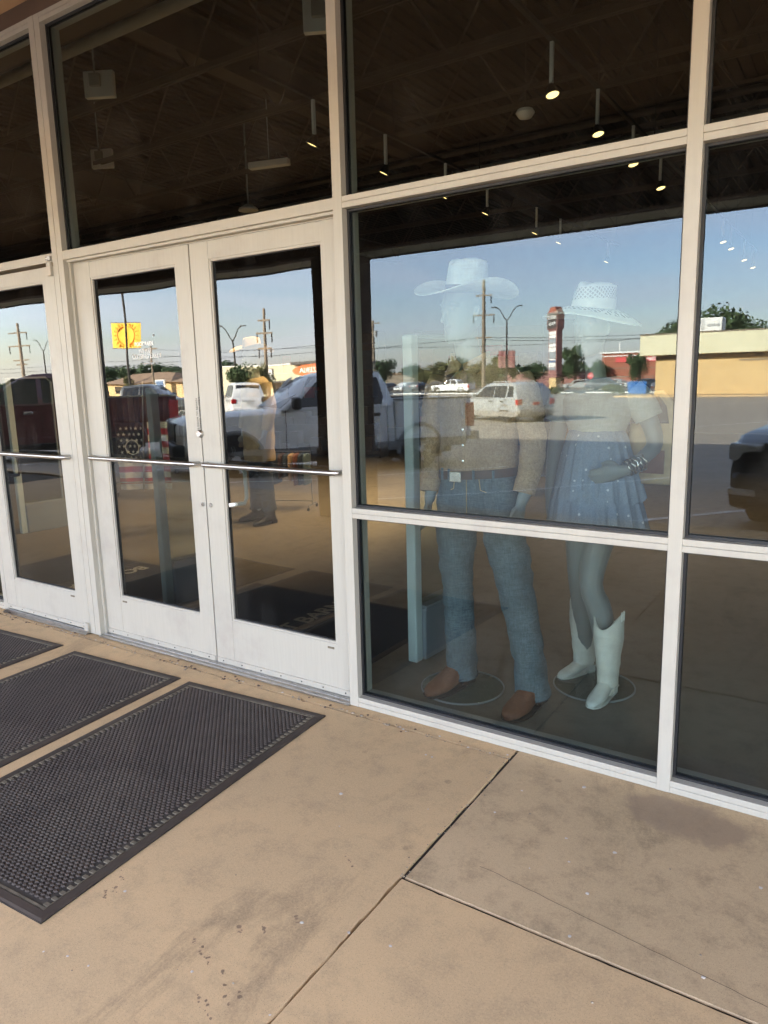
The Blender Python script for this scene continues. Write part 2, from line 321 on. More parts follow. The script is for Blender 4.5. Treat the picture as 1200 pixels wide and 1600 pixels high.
# sidewalk slabs: jittered arrises, recessed joints
walk=tag(bpy.data.objects.new('sidewalk',None),kind='structure'); COL.objects.link(walk)
def slab(x0,x1,y0,y1,mat,jit=.0022,top=0.0,sides=(1,1,1,1),name='slab',par=walk,step=.018):
    def line(a,b,seed,on):
        a=Vector((*a,0)); b=Vector((*b,0)); n=max(2,int((b-a).length/step)) if on else 2; n=min(n,260); L=[]
        d=b-a; nrm=Vector((d.y,-d.x,0)).normalized()
        for i in range(n):
            p=a+d*(i/n); e=0 if i==0 or not on else jit*(noise.noise((p.x*14+seed,p.y*14,seed))*1.2+max(0,noise.noise((p.x*47,p.y*47+seed,3))-.25)*2.6)
            q=p-nrm*e; L.append((q.x,q.y))
        return L
    out=line((x0,y0),(x1,y0),1.3,sides[0])+line((x1,y0),(x1,y1),7.7,sides[1])+line((x1,y1),(x0,y1),3.1,sides[2])+line((x0,y1),(x0,y0),9.2,sides[3])
    n=len(out); cx,cy=(x0+x1)/2,(y0+y1)/2
    def ins(p,d):
        return (min(max(p[0],x0+d),x1-d),min(max(p[1],y0+d),y1-d))
    vs=[(x,y,-.034) for x,y in out]+[(x,y,top-.004-.003*abs(noise.noise((x*33,y*33,1)))) for x,y in out]+[(*ins(p,.002),top) for p in out]
    fs=[(i,(i+1)%n,n+(i+1)%n,n+i) for i in range(n)]+[(n+i,n+(i+1)%n,2*n+(i+1)%n,2*n+i) for i in range(n)]+[tuple(range(2*n,3*n))]
    mb=MB(); mb.add(vs,fs); return mb.build(name,mat,par,fix=False)
J=.006
slab(-4.2,.809,-.060,.10,M['conc'],.005,-.0045)
slab(-4.2,.808,-2.62,-.0755,M['conc'],.006,sides=(0,1,1,0))
slab(.818,3.6,-.8535,.10,M['conc_grey'],.003,-.0025)
slab(.8135,3.6,-2.62,-.8655,M['conc'],.003,.0,sides=(0,0,1,1))
for x0,x1 in ((-9,-4.206),(-4.2,-.82),(-.814,2.4),(2.406,6.2)): slab(x0,x1,-4.58,-2.626,M['conc'],.002,sides=(0,1,1,0),step=.08)
slab(-9,-4.206,-2.62,.10,M['conc'],.002,step=.08); slab(3.606,8,-2.62,.10,M['conc'],.002,step=.08)
mb=MB(); mb.box(-40,30,-4.75,-4.585,-.3,-.004); tag(mb.build('kerb',M['conc_grey'],bevel=.015),kind='structure')
mb=MB(); mb.box(-4.2,.812,-.0765,-.0585,-.034,-.013); mb.box(.8075,.8185,-.864,.0,-.034,-.008); mb.box(.812,3.6,-.8670,-.8525,-.034,-.009); tag(mb.build('joint_dirt',M['joint']),kind='structure')
# hairline crack running with the joint along the grey slab
mb=MB(); P=[(.99+.0, -.70)]
for i in range(26): P.append((P[-1][0]+.032,-.70-.0042*i+.004*noise.noise((i*.7,0,0))))
for a,b in zip(P,P[1:]): mb.add([(a[0],a[1]-.0007,.0025),(b[0],b[1]-.0007,.0025),(b[0],b[1]+.0007,.0025),(a[0],a[1]+.0007,.0025)],[(0,1,2,3)])
tag(mb.build('hairline_crack',M['joint'],fix=False),kind='structure')
# litter along the joint and specks on the slabs
def bits(name,spots,mat,zs=.6):
    mb=MB()
    for x,y,s in spots:
        n=rnd.choice((5,6,7)); a0=rnd.random()*6; r1=[(x+s*(.6+.5*rnd.random())*math.cos(a0+2*PI*j/n),y+s*(.6+.5*rnd.random())*math.sin(a0+2*PI*j/n)) for j in range(n)]
        o=len(mb.v); mb.v+=[(px,py,.0005) for px,py in r1]+[(x+(px-x)*.5,y+(py-y)*.5,s*zs+.0005) for px,py in r1]
        mb.f+=[(o+j,o+(j+1)%n,o+n+(j+1)%n,o+n+j) for j in range(n)]+[tuple(o+n+j for j in range(n))]
    return tag(mb.build(name,mat,fix=False),'scattered grit and crumbs along the sidewalk joints' if 'grit' in name else 'small flattened pale spots on the sidewalk',None,None,'stuff')
sp=[]
for i in range(110):
    x=rnd.uniform(-3.2,.8); sp.append((x,-.066+rnd.gauss(0,.008),abs(rnd.gauss(.0022,.0016))+.0008))
for i in range(70): sp.append((.812+rnd.gauss(0,.012),rnd.uniform(-.86,-.05),abs(rnd.gauss(.0018,.001))+.0008))
for i in range(110): sp.append((rnd.uniform(.1,3.0),rnd.uniform(-2.2,-.02),abs(rnd.gauss(.0012,.0014))+.0006))
bits('grit_litter',sp,M['grit'])
bits('pale_specks',[(rnd.uniform(-.1,2.2),rnd.uniform(-1.9,-.03),rnd.uniform(.003,.0075)) for i in range(26)]+[(rnd.uniform(-2.5,.8),-.067+rnd.gauss(0,.012),rnd.uniform(.003,.009)) for i in range(26)],M['gum'],.15)
tar=[(.467,-1.358),(.513,-1.374),(.55,-1.388),(.631,-1.409),(.696,-1.42),(.629,-1.488),(.671,-1.50),(.682,-1.449),(.088,-1.301),(.107,-1.338),(.118,-1.379),(.598,-1.229),(.662,-1.163),(.551,-1.272),(.633,-.883)]
L_=[]
for x,y in tar:
    for k in range(7): d=rnd.gauss(0,.013); L_.append((x+d,y-.7*d+rnd.gauss(0,.003),abs(rnd.gauss(.0026,.0016))+.0008))
o=bits('scuff_marks',L_,M['tar'],.02); o['label']='small brown scuff marks on the tan sidewalk slab'
o=bits('chewing_gum',[(.393,-.6,.009),(.548,-.213,.007),(1.315,-.423,.008),(.926,-1.102,.006),(.806,-1.121,.006),(.15,-1.337,.006),(.544,-1.435,.005),(1.165,-.432,.006),(1.119,-.117,.010),(1.312,-.825,.006)],M['gum'],.12)
L_=[(rnd.uniform(-2.9,.6),-.066+rnd.gauss(0,.016),rnd.uniform(.003,.011)) for i in range(90)]
o=bits('leaf_litter',L_[:50],M['leatherdark'],.35); o['label']='dark dry leaf litter along the joint before the doors'
o=bits('leaf_litter',L_[50:],M['grit'],.35); o['label']='pale dry leaf litter along the joint before the doors'
# ================================================================== THE STOREFRONT
store=thing('storefront','white aluminium glazed storefront with double doors and tall windows','storefront')
D=.115   # frame depth
YG=.045
GX=[(-5.2,-5.155),(-2.866,-2.821),(-1.9225,-1.829),(0.0,.0453),(1.3412,1.3868),(2.728,2.773)]
ZT=3.34
for x0,x1 in GX:
    mb=MB(); mid=(x0+x1)/2
    if x1-x0>.06: mb.box(x0,mid-.0012,0,D,0,ZT); mb.box(mid+.0012,x1,.0008,D,0,ZT); mb.box(mid-.0012,mid+.0012,.003,D,0,ZT)
    else: mb.box(x0,x1,0,D,0,ZT)
    mb.build('mullion',M['alu'],store,bevel=.0015)
def rail(x0,x1,z0,z1,name='rail',groove=True,y0=.0015):
    mb=MB(); zm=(z0+z1)/2
    if groove: mb.box(x0,x1,y0,D-.002,zm+.001,z1); mb.box(x0,x1,y0+.0006,D-.002,z0,zm-.001); mb.box(x0,x1,y0+.004,D-.004,zm-.001,zm+.001)
    else: mb.box(x0,x1,y0,D-.002,z0,z1)
    return mb.build(name,M['alu'],store,bevel=.0012)
def pane(x0,x1,z0,z1):
    p=MB(); p.box(x0+.004,x1-.004,YG,YG+.007,z0+.004,z1-.004); p.build('window_pane',M['glass'],store)
    g=MB(); t=.0095
    for y0,y1 in ((YG-.011,YG-.0015),(YG+.0085,YG+.016)):
        g.box(x0,x1,y0,y1,z0,z0+t); g.box(x0,x1,y0,y1,z1-t,z1); g.box(x0,x0+t,y0+.0003,y1-.0003,z0+t,z1-t); g.box(x1-t,x1,y0+.0003,y1-.0003,z0+t,z1-t)
    g.build('gasket',M['rubber'],store)
rail(-40,GX[0][0],0,0.02,'sill')
for i in range(len(GX)-1):
    x0,x1=GX[i][1],GX[i+1][0]; door=i in (1,2)
    rail(x0,x1,ZT-.045,ZT,'rail')
    rail(x0,x1,2.1345,2.1795,'rail',groove=not door)
    pane(x0,x1,2.1795,ZT-.045)
    if not door:
        rail(x0,x1,.8715,.9158); rail(x0,x1,.0,.0455,'sill')
        pane(x0,x1,.9158,2.1345); pane(x0,x1,.0455,.8715)
# double-door frame stop, thresholds
mb=MB(); x0,x1=GX[2][1],GX[3][0]
mb.box(x0,x0+.017,.030,D-.004,.0,2.1345); mb.box(x0,x1,.018,.05,2.1215,2.1342); mb.box(x0+.017,x1,.050,D-.004,2.1150,2.1210)
mb.build('door_frame_stop',M['alu'],store,bevel=.001)
mb=MB(); mb.box(x0,x1,-.012,.11,.0006,.006); mb.prism([(-.014,.0008),(.10,.0008),(.10,.012),(.012,.012)],lambda a,b,d:(d,a,b),x0+.018,x1-.001)
for k in range(4): mb.box(x0+.018,x1,.012+.011*k,.018+.011*k,.012,.0145)
mb.build('threshold',M['steel'],store)
mb=MB(); x0b,x1b=GX[1][1],GX[2][0]; mb.prism([(-.040,.0008),(.08,.0008),(.08,.014),(-.010,.014)],lambda a,b,d:(d,a,b),x0b,x1b)
for k in range(3): mb.box(x0b,x1b,-.008+.006*k,-.005+.006*k,.014,.016)
mb.build('threshold',M['steel'],store)
# doors
def door(x0,x1,yf,gx0,gx1,gz0,gz1,hinge,z0=.012,z1=2.113,pivot=False,lockx=None,label=None):
    yb=yf+.045; d=MB()
    d.box(x0,gx0,yf,yb,z0,z1); d.box(gx1,x1,yf,yb,z0,z1); d.box(gx0,gx1,yf+.0012,yb-.001,gz1,z1-.0003); d.box(gx0,gx1,yf+.0012,yb-.001,z0,gz0)
    o=d.build('door',M['alu'],store,bevel=.0012)
    if label: o['label']=label
    b=MB(); t=.011
    b.box(gx0,gx0+t,yf+.004,yf+.016,gz0,gz1); b.box(gx1-t,gx1,yf+.004,yf+.016,gz0,gz1); b.box(gx0+t,gx1-t,yf+.0044,yf+.016,gz0,gz0+t); b.box(gx0+t,gx1-t,yf+.0044,yf+.016,gz1-t,gz1)
    b.build('glazing_bead',M['alu'],o,bevel=.001)
    g=MB()
    for ya,ybb in ((yf+.0165,yf+.019),(yf+.027,yf+.031)):
        t=.014; g.box(gx0,gx0+t,ya,ybb,gz0,gz1); g.box(gx1-t,gx1,ya,ybb,gz0,gz1); g.box(gx0+t,gx1-t,ya+.0002,ybb-.0002,gz0,gz0+t); g.box(gx0+t,gx1-t,ya+.0002,ybb-.0002,gz1-t,gz1)
    g.build('gasket',M['rubber'],o)
    p=MB(); p.box(gx0+.003,gx1-.003,yf+.0195,yf+.0262,gz0+.003,gz1-.003); p.build('glass_pane',M['dglass'],o)
    # push bar on the outside face, bent back to the stile at both ends
    zb=1.062; yo=yf-.042; bar=MB(); e=.045
    path=[(x0+e*.6,yf+.001,zb),(x0+e*.65,yo+.012,zb),(x0+e*.9,yo,zb)]+[(x0+e+(x1-x0-2*e)*k/4,yo,zb) for k in range(5)]+[(x1-e*.9,yo,zb),(x1-e*.65,yo+.012,zb),(x1-e*.6,yf+.001,zb)]
    bar.tube(path,.0125,12,up=(0,0,1)); bar.build('push_bar',M['steel'],o,smooth=60)
    s=MB(); s.box(x0+.004,x1-.004,yf-.006,yf+.004,z0+.003,z0+.030); s.build('door_sweep',M['alu'],o,bevel=.001)
    for k in range(7):
        s=MB(); xx=x0+.05+(x1-x0-.1)*k/6; s.lathe([(0,0),(.0035,0),(.0035,.002),(0,.003)],8,(xx,yf-.009,z0+.017),'y'); s.build('screw',M['blackmetal'],o,smooth=40)
    s=MB(); s.lathe([(.004,0),(.0125,0),(.0125,.004),(.010,.007),(.003,.008)],16,(0,0,0),'y')
    if lockx:
        for lx,lz,r in ((lockx,.853,.8),):
            k=MB(); k.lathe([(0,-.007),(.010*r,-.007),(.0135*r,-.003),(.0135*r,.002),(0,.002)],18,(lx,yf-.001,lz),'y'); k.build('lock_cylinder',M['steel'],o,smooth=40)
            k=MB(); k.box(lx-.0012,lx+.0012,yf-.0092,yf-.007,lz-.005,lz+.005); k.build('keyhole',M['black'],o)
    bx=gx0+.02 if hinge=='L' else gx1-.055
    s=MB(); s.box(bx,bx+.036,yf-.0016,yf+.0015,gz0-.027,gz0-.018); s.build('maker_plate',M['mattan'],o)
    return o
dl=door(-1.809,-.9035,.046,-1.672,-1.000,.250,2.032,'L',lockx=-.925,label='left leaf of the double door')
dr=door(-.8955,-.0035,.046,-.772,-.0975,.256,2.032,'R',lockx=-.866,label='right leaf of the double door')
ds=door(-2.818,-1.9245,.000,-2.703,-2.034,.232,2.040,'R',z0=.020,label='single door left of the double door')
# right leaf's pull handle inside the glass
def pull(x,y,z0,z1,par,mat):
    mb=MB(); mb.tube([(x-.075,y,z1),(x-.02,y+.03,z1),(x,y+.055,z1-.03),(x,y+.06,z0+.04),(x-.012,y+.055,z0+.008),(x-.075,y+.01,z0)],.0105,10,up=(1,0,0)); mb.build('pull_handle',mat,par,smooth=60)
pull(-.672,.045,.86,1.055,dr,M['whitebox']); pull(-2.66,.04,.90,1.05,ds,M['leatherdark'])
# lock thumbturn disc and sticker on the left leaf, heading up the stile
mb=MB(); mb.lathe([(0,-.016),(.014,-.016),(.019,-.010),(.021,.0),(0,.0)],22,(-.905+.0,.046,1.2125),'y'); mb.build('lock_cylinder',M['steel'],dl,smooth=40)
text('sticker_lettering','THIS DOOR TO REMAIN',.0165,M['black'],dl,(-.917,.0448,1.298),(R(90),R(-90),0),ext=.0003); text('sticker_lettering','UNLOCKED WHEN OPEN',.0165,M['black'],dl,(-.899,.0448,1.298),(R(90),R(-90),0),ext=.0003)
# white vinyl lettering on the left leaf
yv=.0650
vin=[('BOOT BARN',.028,1.668,.0012,-1.302),('WE ARE',.030,1.632,0,-1.297),('CLOSING EARLY',.0335,1.605,0,-1.288),('TODAY AT 6 PM',.0145,1.566,.0,-1.282),('6PM',.010,1.540,0,-1.277)]
for b_,s_,z_,of,x_ in vin: text('vinyl_lettering',b_,s_,M['signwhite'],dl,(x_,yv,z_),(R(90),0,0),ext=.0004,off=of,sx=.92)
mb=MB(); mb.prism([(-1.222,1.716),(-1.216,1.702),(-1.229,1.711),(-1.214,1.711),(-1.228,1.702)],lambda a,b,d:(a,d,b),yv-.0004,yv+.0003); mb.build('vinyl_star',M['signwhite'],dl)
# pivot hinges of the single door
for z,h in ((2.06,.075),(.013,.05)):
    mb=MB(); mb.box(-1.962,-1.926,-.017,.002,z,z+h); o=mb.build('pivot_hinge',M['alu'],ds,bevel=.004)
mb=MB(); mb.box(-1.968,-1.930,-.014,.004,2.1405,2.166); mb.build('pivot_hinge',M['steel'],ds,bevel=.003)
mb=MB(); mb.box(-1.965,-1.928,-.018,.002,.0008,.011); mb.build('pivot_hinge',M['alu'],ds,bevel=.002)
# building body: walls either side, canopy soffit, fascia, roof parapet, columns
bld=thing('store_building','brown stucco store building with a deep covered walk over the doors','building')
def bpart(name,mat,*bx,bevel=0):
    mb=MB()
    for b in bx: mb.box(*b)
    return mb.build(name,mat,bld,bevel=bevel)
bpart('side_wall',M['brickstucco'],(-30,-5.2,.0,.3,-.03,ZT+.08)); bpart('side_wall',M['brickstucco'],(2.773,24,.0,.3,-.03,ZT+.08))
bpart('soffit',M['stucco'],(-30,24,-3.452,.28,3.42,3.52))
bpart('fascia',M['brickstucco'],(-30,24,-3.60,-3.455,2.69,3.518)); bpart('fascia_front',M['creamwall'],(-30,24,-3.92,-3.603,2.69,3.518)); bpart('fascia_trim',M['steelwork'],(-30,24,-3.95,-3.925,2.675,2.80))  # outer fascia face is unseen, cream to bounce light onto the lot
bpart('parapet',M['creamwall'],(-30,24,-3.922,-3.4,3.522,6.5)); bpart('head_wall',M['brickstucco'],(-30,24,.001,.28,ZT+.001,3.418));  # unseen parapet: height sets the lot's shadow edge, cream bounces light
bpart('roof',M['steelwork'],(-30,24,-3.39,16.3,5.6,5.75))
def column(x0,label_=None):
    mb=MB(); mb.box(x0,x0+.46,-3.90,-3.46,.0,2.689); o=mb.build('column',M['brickstucco'],bld,bevel=.01)
    mb=MB(); mb.box(x0-.012,x0+.472,-3.915,-3.445,.001,.75); mb.build('column_base',M['darkwood'],o,bevel=.008)
column(-2.985); column(-17.5); column(7.5)
# ================================================================== STORE INTERIOR
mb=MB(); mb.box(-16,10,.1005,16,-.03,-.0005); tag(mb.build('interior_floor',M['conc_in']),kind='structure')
mb=MB(); mb.box(-16,10,16,16.2,0,5.5); tag(mb.build('back_wall',M['wallin']),kind='structure')
mb=MB(); mb.box(-16.2,-16,.3,16.2,0,5.5); tag(mb.build('side_wall_left',M['wallin']),kind='structure')
mb=MB(); mb.box(10,10.2,.3,16.2,0,5.5); tag(mb.build('side_wall_right',M['wallin']),kind='structure')
cl=bpy.data.objects.new('ceiling',None); COL.objects.link(cl); tag(cl,kind='structure')
mb=MB(); xs=[-16+.076*i for i in range(int(26/.076)+1)]
for i in range(len(xs)-1):   # corrugated roof deck, flutes along y
    z=5.30 if i%2 else 5.26; mb.add([(xs[i],.3,z),(xs[i+1],.3,z),(xs[i+1],16,z),(xs[i],16,z)],[(0,1,2,3)])
    z2=5.26 if i%2 else 5.30; mb.add([(xs[i+1],.3,z),(xs[i+1],.3,z2),(xs[i+1],16,z2),(xs[i+1],16,z)],[(0,1,2,3)])
o=mb.build('roof_deck',M['ceil'],cl,fix=False); o['kind']='stuff'
mb=MB(); mb.box(-16,10,.28,.30,ZT,5.5); mb.build('front_bulkhead',M['ceil'],cl)
for x in (-4.15,1.7,-9.6):       # girders along y
    mb=MB(); mb.box(x-.11,x+.11,.35,15.9,4.70,4.725); mb.box(x-.11,x+.11,.35,15.9,5.08,5.105); mb.box(x-.012,x+.012,.35,15.9,4.725,5.08); mb.build('girder',M['steelwork'],cl)
for y in (1.4,3.0,4.25,5.8,7.4,9.0,10.6,12.2,13.8):   # open-web joists along x
    mb=MB(); zb,zt=4.42,5.24
    for dy in (-.035,.015): mb.box(-16,10,y+dy,y+dy+.02,zb,zb+.05); mb.box(-16,10,y+dy,y+dy+.02,zt-.05,zt)
    k=0; x=-16
    while x<9.5:
        mb.tube([(x,y,zb+.02),(x+.55,y,zt-.02)],.013,5); mb.tube([(x+.55,y,zt-.02),(x+1.1,y,zb+.02)],.013,5); x+=1.1
    mb.build('joist',M['steelwork'],cl)
for y,z,r in ((2.28,4.62,.055),(6.6,4.35,.04),(8.9,4.75,.06)):
    mb=MB(); mb.tube([(-15.9,y,z),(9.9,y,z)],r,14); mb.build('pipe',M['greybox'] if r>.05 else M['steelwork'],cl,smooth=60)
mb=MB(); mb.tube([(2.6,3.2,4.1),(2.6,15.5,4.1)],.34,20); mb.build('air_duct',M['steelwork'],cl,smooth=60)
# track lights
def track(x,y0,y1,heads,label,aim=-14):
    t=thing('track_light',label,'track light',(x,y0,3.88),0,'ceiling track lights inside the store')
    mb=MB(); mb.box(-.018,.018,0,y1-y0,0,.03); mb.build('track',M['blackmetal'],t)
    for k in range(int((y1-y0)/2)+1):
        mb=MB(); mb.tube([(0,2*k+.1,.03),(0,2*k+.1,1.38)],.006,6); mb.build('rod',M['blackmetal'],t)
    for y in heads:
        mb=MB(); mb.box(-.013,.013,y-y0-.013,y-y0+.013,-.28,.0); a=mb.build('lamp_arm',M['whitebox'],t)
        mb=MB(); mb.lathe([(.025,.03),(.045,.0),(.075,-.07),(.078,-.09),(.070,-.09),(.04,-.03)],18,(0,0,0)); o=mb.build('lamp_head',M['blackmetal'],t,smooth=40); o.location=(0,y-y0,-.31); o.scale=(.72,)*3; o.rotation_euler=(R(-9),R(aim),0)
        mb=MB(); mb.lathe([(0,-.074),(.071,-.0742),(.071,-.0815),(0,-.0815)],18); b=mb.build('lamp_glow',M['lamp'],o)
        if y<8:
            l=bpy.data.lights.new('lamp','SPOT'); l.energy=(40 if x<-1 else 5); l.color=(1,.66,.36); l.spot_size=R(96); l.spot_blend=.7; l.shadow_soft_size=.05
            lo=bpy.data.objects.new('lamp',l); COL.objects.link(lo); lo.parent=o; lo.location=(0,0,-.10)
track(-.29,2.2,15.2,[3.17,4.29,5.45,6.63,11.0,11.84,13.47,14.76],'dark lamp track with bright heads over the two mannequins')
track(-2.40,2.2,12.5,[2.98,4.14,5.41,6.53,8.22,9.23,11.8],'dark lamp track with bright heads behind the double doors',24)
# general warm store lamps further in (large round high-bay lamps)
hb=thing('pendant_lamp','white round pendant lamp on a long rod above the double doors','pendant lamp',(-6.05,6.0,4.0))
mb=MB(); mb.tube([(0,0,.05),(0,0,1.2)],.012,8); mb.build('rod',M['greybox'],hb); mb=MB(); mb.lathe([(0,.06),(.05,.055),(.14,.0),(.15,-.03),(.0,-.03)],22); mb.build('shade',M['whitebox'],hb,smooth=40)
# hanging white boxes behind the transom glass
def hbox(loc,rz,label,s=1.0):
    t=thing('speaker_box',label,'speaker',loc,rz,'white boxes hung from the ceiling')
    mb=MB(); mb.box(-.15,.15,-.03,.03,-.12,.12); mb.build('case',M['whitebox'],t,bevel=.006)
    mb=MB(); mb.box(-.075,.03,-.075,-.032,-.03,.085); mb.build('driver_box',M['greybox'],t,bevel=.006)
    mb=MB(); mb.tube([(-.02,-.05,.085),(-.02,-.05,1.0)],.009,8); mb.build('rod',M['greybox'],t)
    t.scale=(s,)*3; return t
hb1=hbox((-4.66,2.5,4.36),R(28),'white box hung on a rod behind the glass above the left door leaf',1.0)
dup(hb1,(-1.90,2.5,4.24),R(28),'white box at the top of the glass beside the centre post')
dup(hb1,(-7.1,4.3,4.5),R(28),'small white box hung at the far left')
mb=MB(); mb.box(-.28,.28,-.05,.05,-.04,.04); t=thing('strip_fitting','short pale strip fitting hung on a thin rod','light fitting',(-4.72,5.0,4.18),R(15)); mb.build('case',M['whitebox'],t,bevel=.012); mb=MB(); mb.tube([(0,0,.04),(0,0,1.1)],.006,6); mb.build('rod',M['greybox'],t)
mb=MB(); mb.lathe([(0,.03),(.06,.025),(.075,0),(.05,-.035),(0,-.045)],18); o=mb.build('smoke_detector',M['whitebox'],smooth=50); o.location=(-.55,3.3,3.28+.2); tag(o,'round pale detector on a drop rod between the lamp tracks','detector')
mb=MB(); mb.tube([(0,0,.03),(0,0,1.6)],.006,6); mb.build('rod',M['steelwork'],o)
# security gates
def gate(loc,h,rz,label,w=.46):
    t=thing('security_gate',label,'security gate',loc,rz,'security gates inside the doors')
    mb=MB(); mb.box(-.028,.028,-.012,.048,.0,h); mb.build('post',M['panelwhite'],t,bevel=.008)
    mb=MB(); mb.box(-.008,.008,.052,w,.30,h-.012); mb.build('clear_panel',M['acrylic'],t)
    mb=MB(); mb.box(-.045,.045,.049,w+.02,.0,.285); mb.build('base',M['signgrey'],t,bevel=.01)
    mb=MB(); mb.box(-.052,.052,.049,w+.03,.286,.298); mb.build('base_cap',M['greybox'],t)
    mb=MB(); mb.tube([(0,w,.30),(0,w,h-.05),(0,w-.05,h-.003),(0,.05,h-.003)],.010,8); mb.build('edge_frame',M['greybox'],t,smooth=60)
    return t
gate((-.01,.58,0),1.665,R(-4),'white security gate post just right of the double doors')
gate((-1.955,.60,0),1.44,R(-6),'white security gate post seen through the left door leaf',.30)
gate((-5.2,1.5,0),1.56,R(-5),'white security gate post seen through the single door')
# interior carpets with lettering
def carpet(x0,x1,y0,y1,label,txt=None):
    t=thing('entry_mat',label,'mat',((x0+x1)/2,(y0+y1)/2,0),0,'dark entry mats inside the doors')
    w,h=(x1-x0)/2,(y1-y0)/2
    mb=MB(); mb.box(-w,w,-h,h,.0004,.007); mb.build('rubber_border',M['matrubber'],t,bevel=.003)
    mb=MB(); mb.box(-w+.035,w-.035,-h+.035,h-.035,.0072,.0115); mb.build('carpet',M['matblue'],t,bevel=.002)
    if txt: text('mat_lettering','BOOT BARN',.165,M['mattext'],t,(txt[0]-(x0+x1)/2,0,.0135),(0,0,R(txt[1])),ext=.0012,off=.0025,sx=1.0)
    return t
carpet(-1.775,-.805,.13,1.285,'dark mat with tan lettering behind the right door leaf',(-.915,90))
carpet(-.79,-.18,.13,1.30,'plain dark blue mat behind the centre post')
carpet(-3.055,-2.08,.13,1.285,'dark mat with tan lettering behind the left door leaf',(-2.90,-90))
carpet(-3.90,-3.075,.13,1.285,'plain dark mat behind the single door')
# ================================================================== MATS OUTSIDE
def rubber_mat():
    w,h=.41,.70; t=thing('rubber_mat','black scalloped rubber mat nearest the camera, right of the other two','mat',(0,0,0),0,'black rubber mats before the doors')
    mb=MB(); mb.box(-w,w,-h,h,.0006,.0042); mb.build('mat_base',M['matdust'],t)
    b=MB(); e=.036; prof=[(0,.0008),(0,.0028),(.010,.0075),(e-.004,.0085),(e,.0045)]
    def pt(side,along,d): return None
    cs=[(-w,-h),(w,-h),(w,h),(-w,h)]; dirs=[(1,1),(-1,1),(-1,-1),(1,-1)]
    rings=[[(cx+sx*d,cy+sy*d,z) for d,z in prof] for (cx,cy),(sx,sy) in zip(cs,dirs)]
    n=len(prof)
    b.v=[p for r in rings for p in r]
    for i in range(4):
        for j in range(n-1): b.f.append((i*n+j,((i+1)%4)*n+j,((i+1)%4)*n+j+1,i*n+j+1))
    b.build('border',M['matrubber'],t,fix=False)
    tr=MB(); px,py=.0215,.0128; iy=0; y=-h+e+.03
    while y<h-e-.012:
        x=-w+e+.030+(px/2 if iy%2 else 0)
        while x<w-e-.030:
            a,bb=px*.46,py*.62; hh=.0034+.0012*rnd.random()
            base=[(x+a*math.cos(k*PI/3),y+bb*math.sin(k*PI/3),.004) for k in range(6)]
            top=[(x+.55*a*math.cos(k*PI/3),y+.5*bb*math.sin(k*PI/3)-.0012,.004+hh) for k in range(6)]
            o=len(tr.v); tr.v+=base+top; tr.f+=[(o+k,o+(k+1)%6,o+6+(k+1)%6,o+6+k) for k in range(6)]+[tuple(o+6+k for k in range(6))]
            x+=px
        y+=py; iy+=1
    o=tr.build('tread',M['matrubber'],t,fix=False); o['kind']='stuff'
    te=MB(); y=-h+e+.012
    while y<h-e-.01:
        for s in (-1,1): te.box(min(s*(w-e-.001),s*(w-e-.021)),max(s*(w-e-.001),s*(w-e-.021)),y,y+.012,.004,.0085)
        y+=.0262
    o=te.build('edge_teeth',M['mattan'],t,fix=False); o['kind']='stuff'
    rb=MB()
    for s in (-1,1): rb.box(-w+e,w-e,min(s*(h-e),s*(h-e-.008)),max(s*(h-e),s*(h-e-.008)),.004,.0072)
    for s in (-1,1): rb.box(min(s*(w-e),s*(w-e-.004)),max(s*(w-e),s*(w-e-.004)),-h+e+.008,h-e-.008,.0035,.0075)
    rb.build('inner_rim',M['mattan'],t,fix=False)
    return t
m1=rubber_mat(); m1.location=(-.392,-.872,0); m1.rotation_euler=(0,0,R(3.6))
dup(m1,(-1.285,-.912,0),R(3.2),'black scalloped rubber mat in the middle of the row of three')
dup(m1,(-2.245,-.935,0),R(3.4),'black scalloped rubber mat farthest left, before the single door')
#@@PART2
# ================================================================== MANNEQUINS
def ell(c,rx,ry,n=22,rz=0,tilt=0,lobes=0,ph=0,z2=None):
    out=[]
    for j in range(n):
        a=2*PI*j/n; k=1+lobes*math.cos(6*a+ph)
        x,y=rx*k*math.cos(a),ry*k*math.sin(a); X=x*math.cos(rz)-y*math.sin(rz); Y=x*math.sin(rz)+y*math.cos(rz)
        out.append(Vector((c[0]+X,c[1]+Y,c[2]+tilt*X)))
    return out
def interp(path,k):
    """smooth a list of tuples (Catmull-Rom), k points per span"""
    out=[]; n=len(path)
    for i in range(n-1):
        p0,p1,p2,p3=[path[min(max(i+d,0),n-1)] for d in (-1,0,1,2)]
        for s in range(k):
            t=s/k; out.append(tuple(.5*(2*b+(c-a)*t+(2*a-5*b+4*c-d)*t*t+(3*b-a-3*c+d)*t**3) for a,b,c,d in zip(p0,p1,p2,p3)))
    out.append(path[-1]); return out
def limb(mb,pts,n=18,k=4,wr=0,ws=14,seed=0,cap=True):
    """pts: (x,y,z,ra,rb) -> tapered tube with cloth wrinkles"""
    P=interp(pts,k); path=[p[:3] for p in P]; o=len(mb.v)
    mb.tube(path,[(p[3],p[4]) for p in P],n,cap)
    if wr:
        for i in range(len(P)):
            c=Vector(path[i])
            for j in range(n):
                v=Vector(mb.v[o+i*n+j]); d=(v-c).normalized()
                w=noise.noise((v.x*ws+seed,v.y*ws,v.z*ws*2.1))+.5*noise.noise((v.x*ws*2.3,v.y*ws*2.3+seed,v.z*ws*3.4))
                mb.v[o+i*n+j]=tuple(v+d*wr*w)
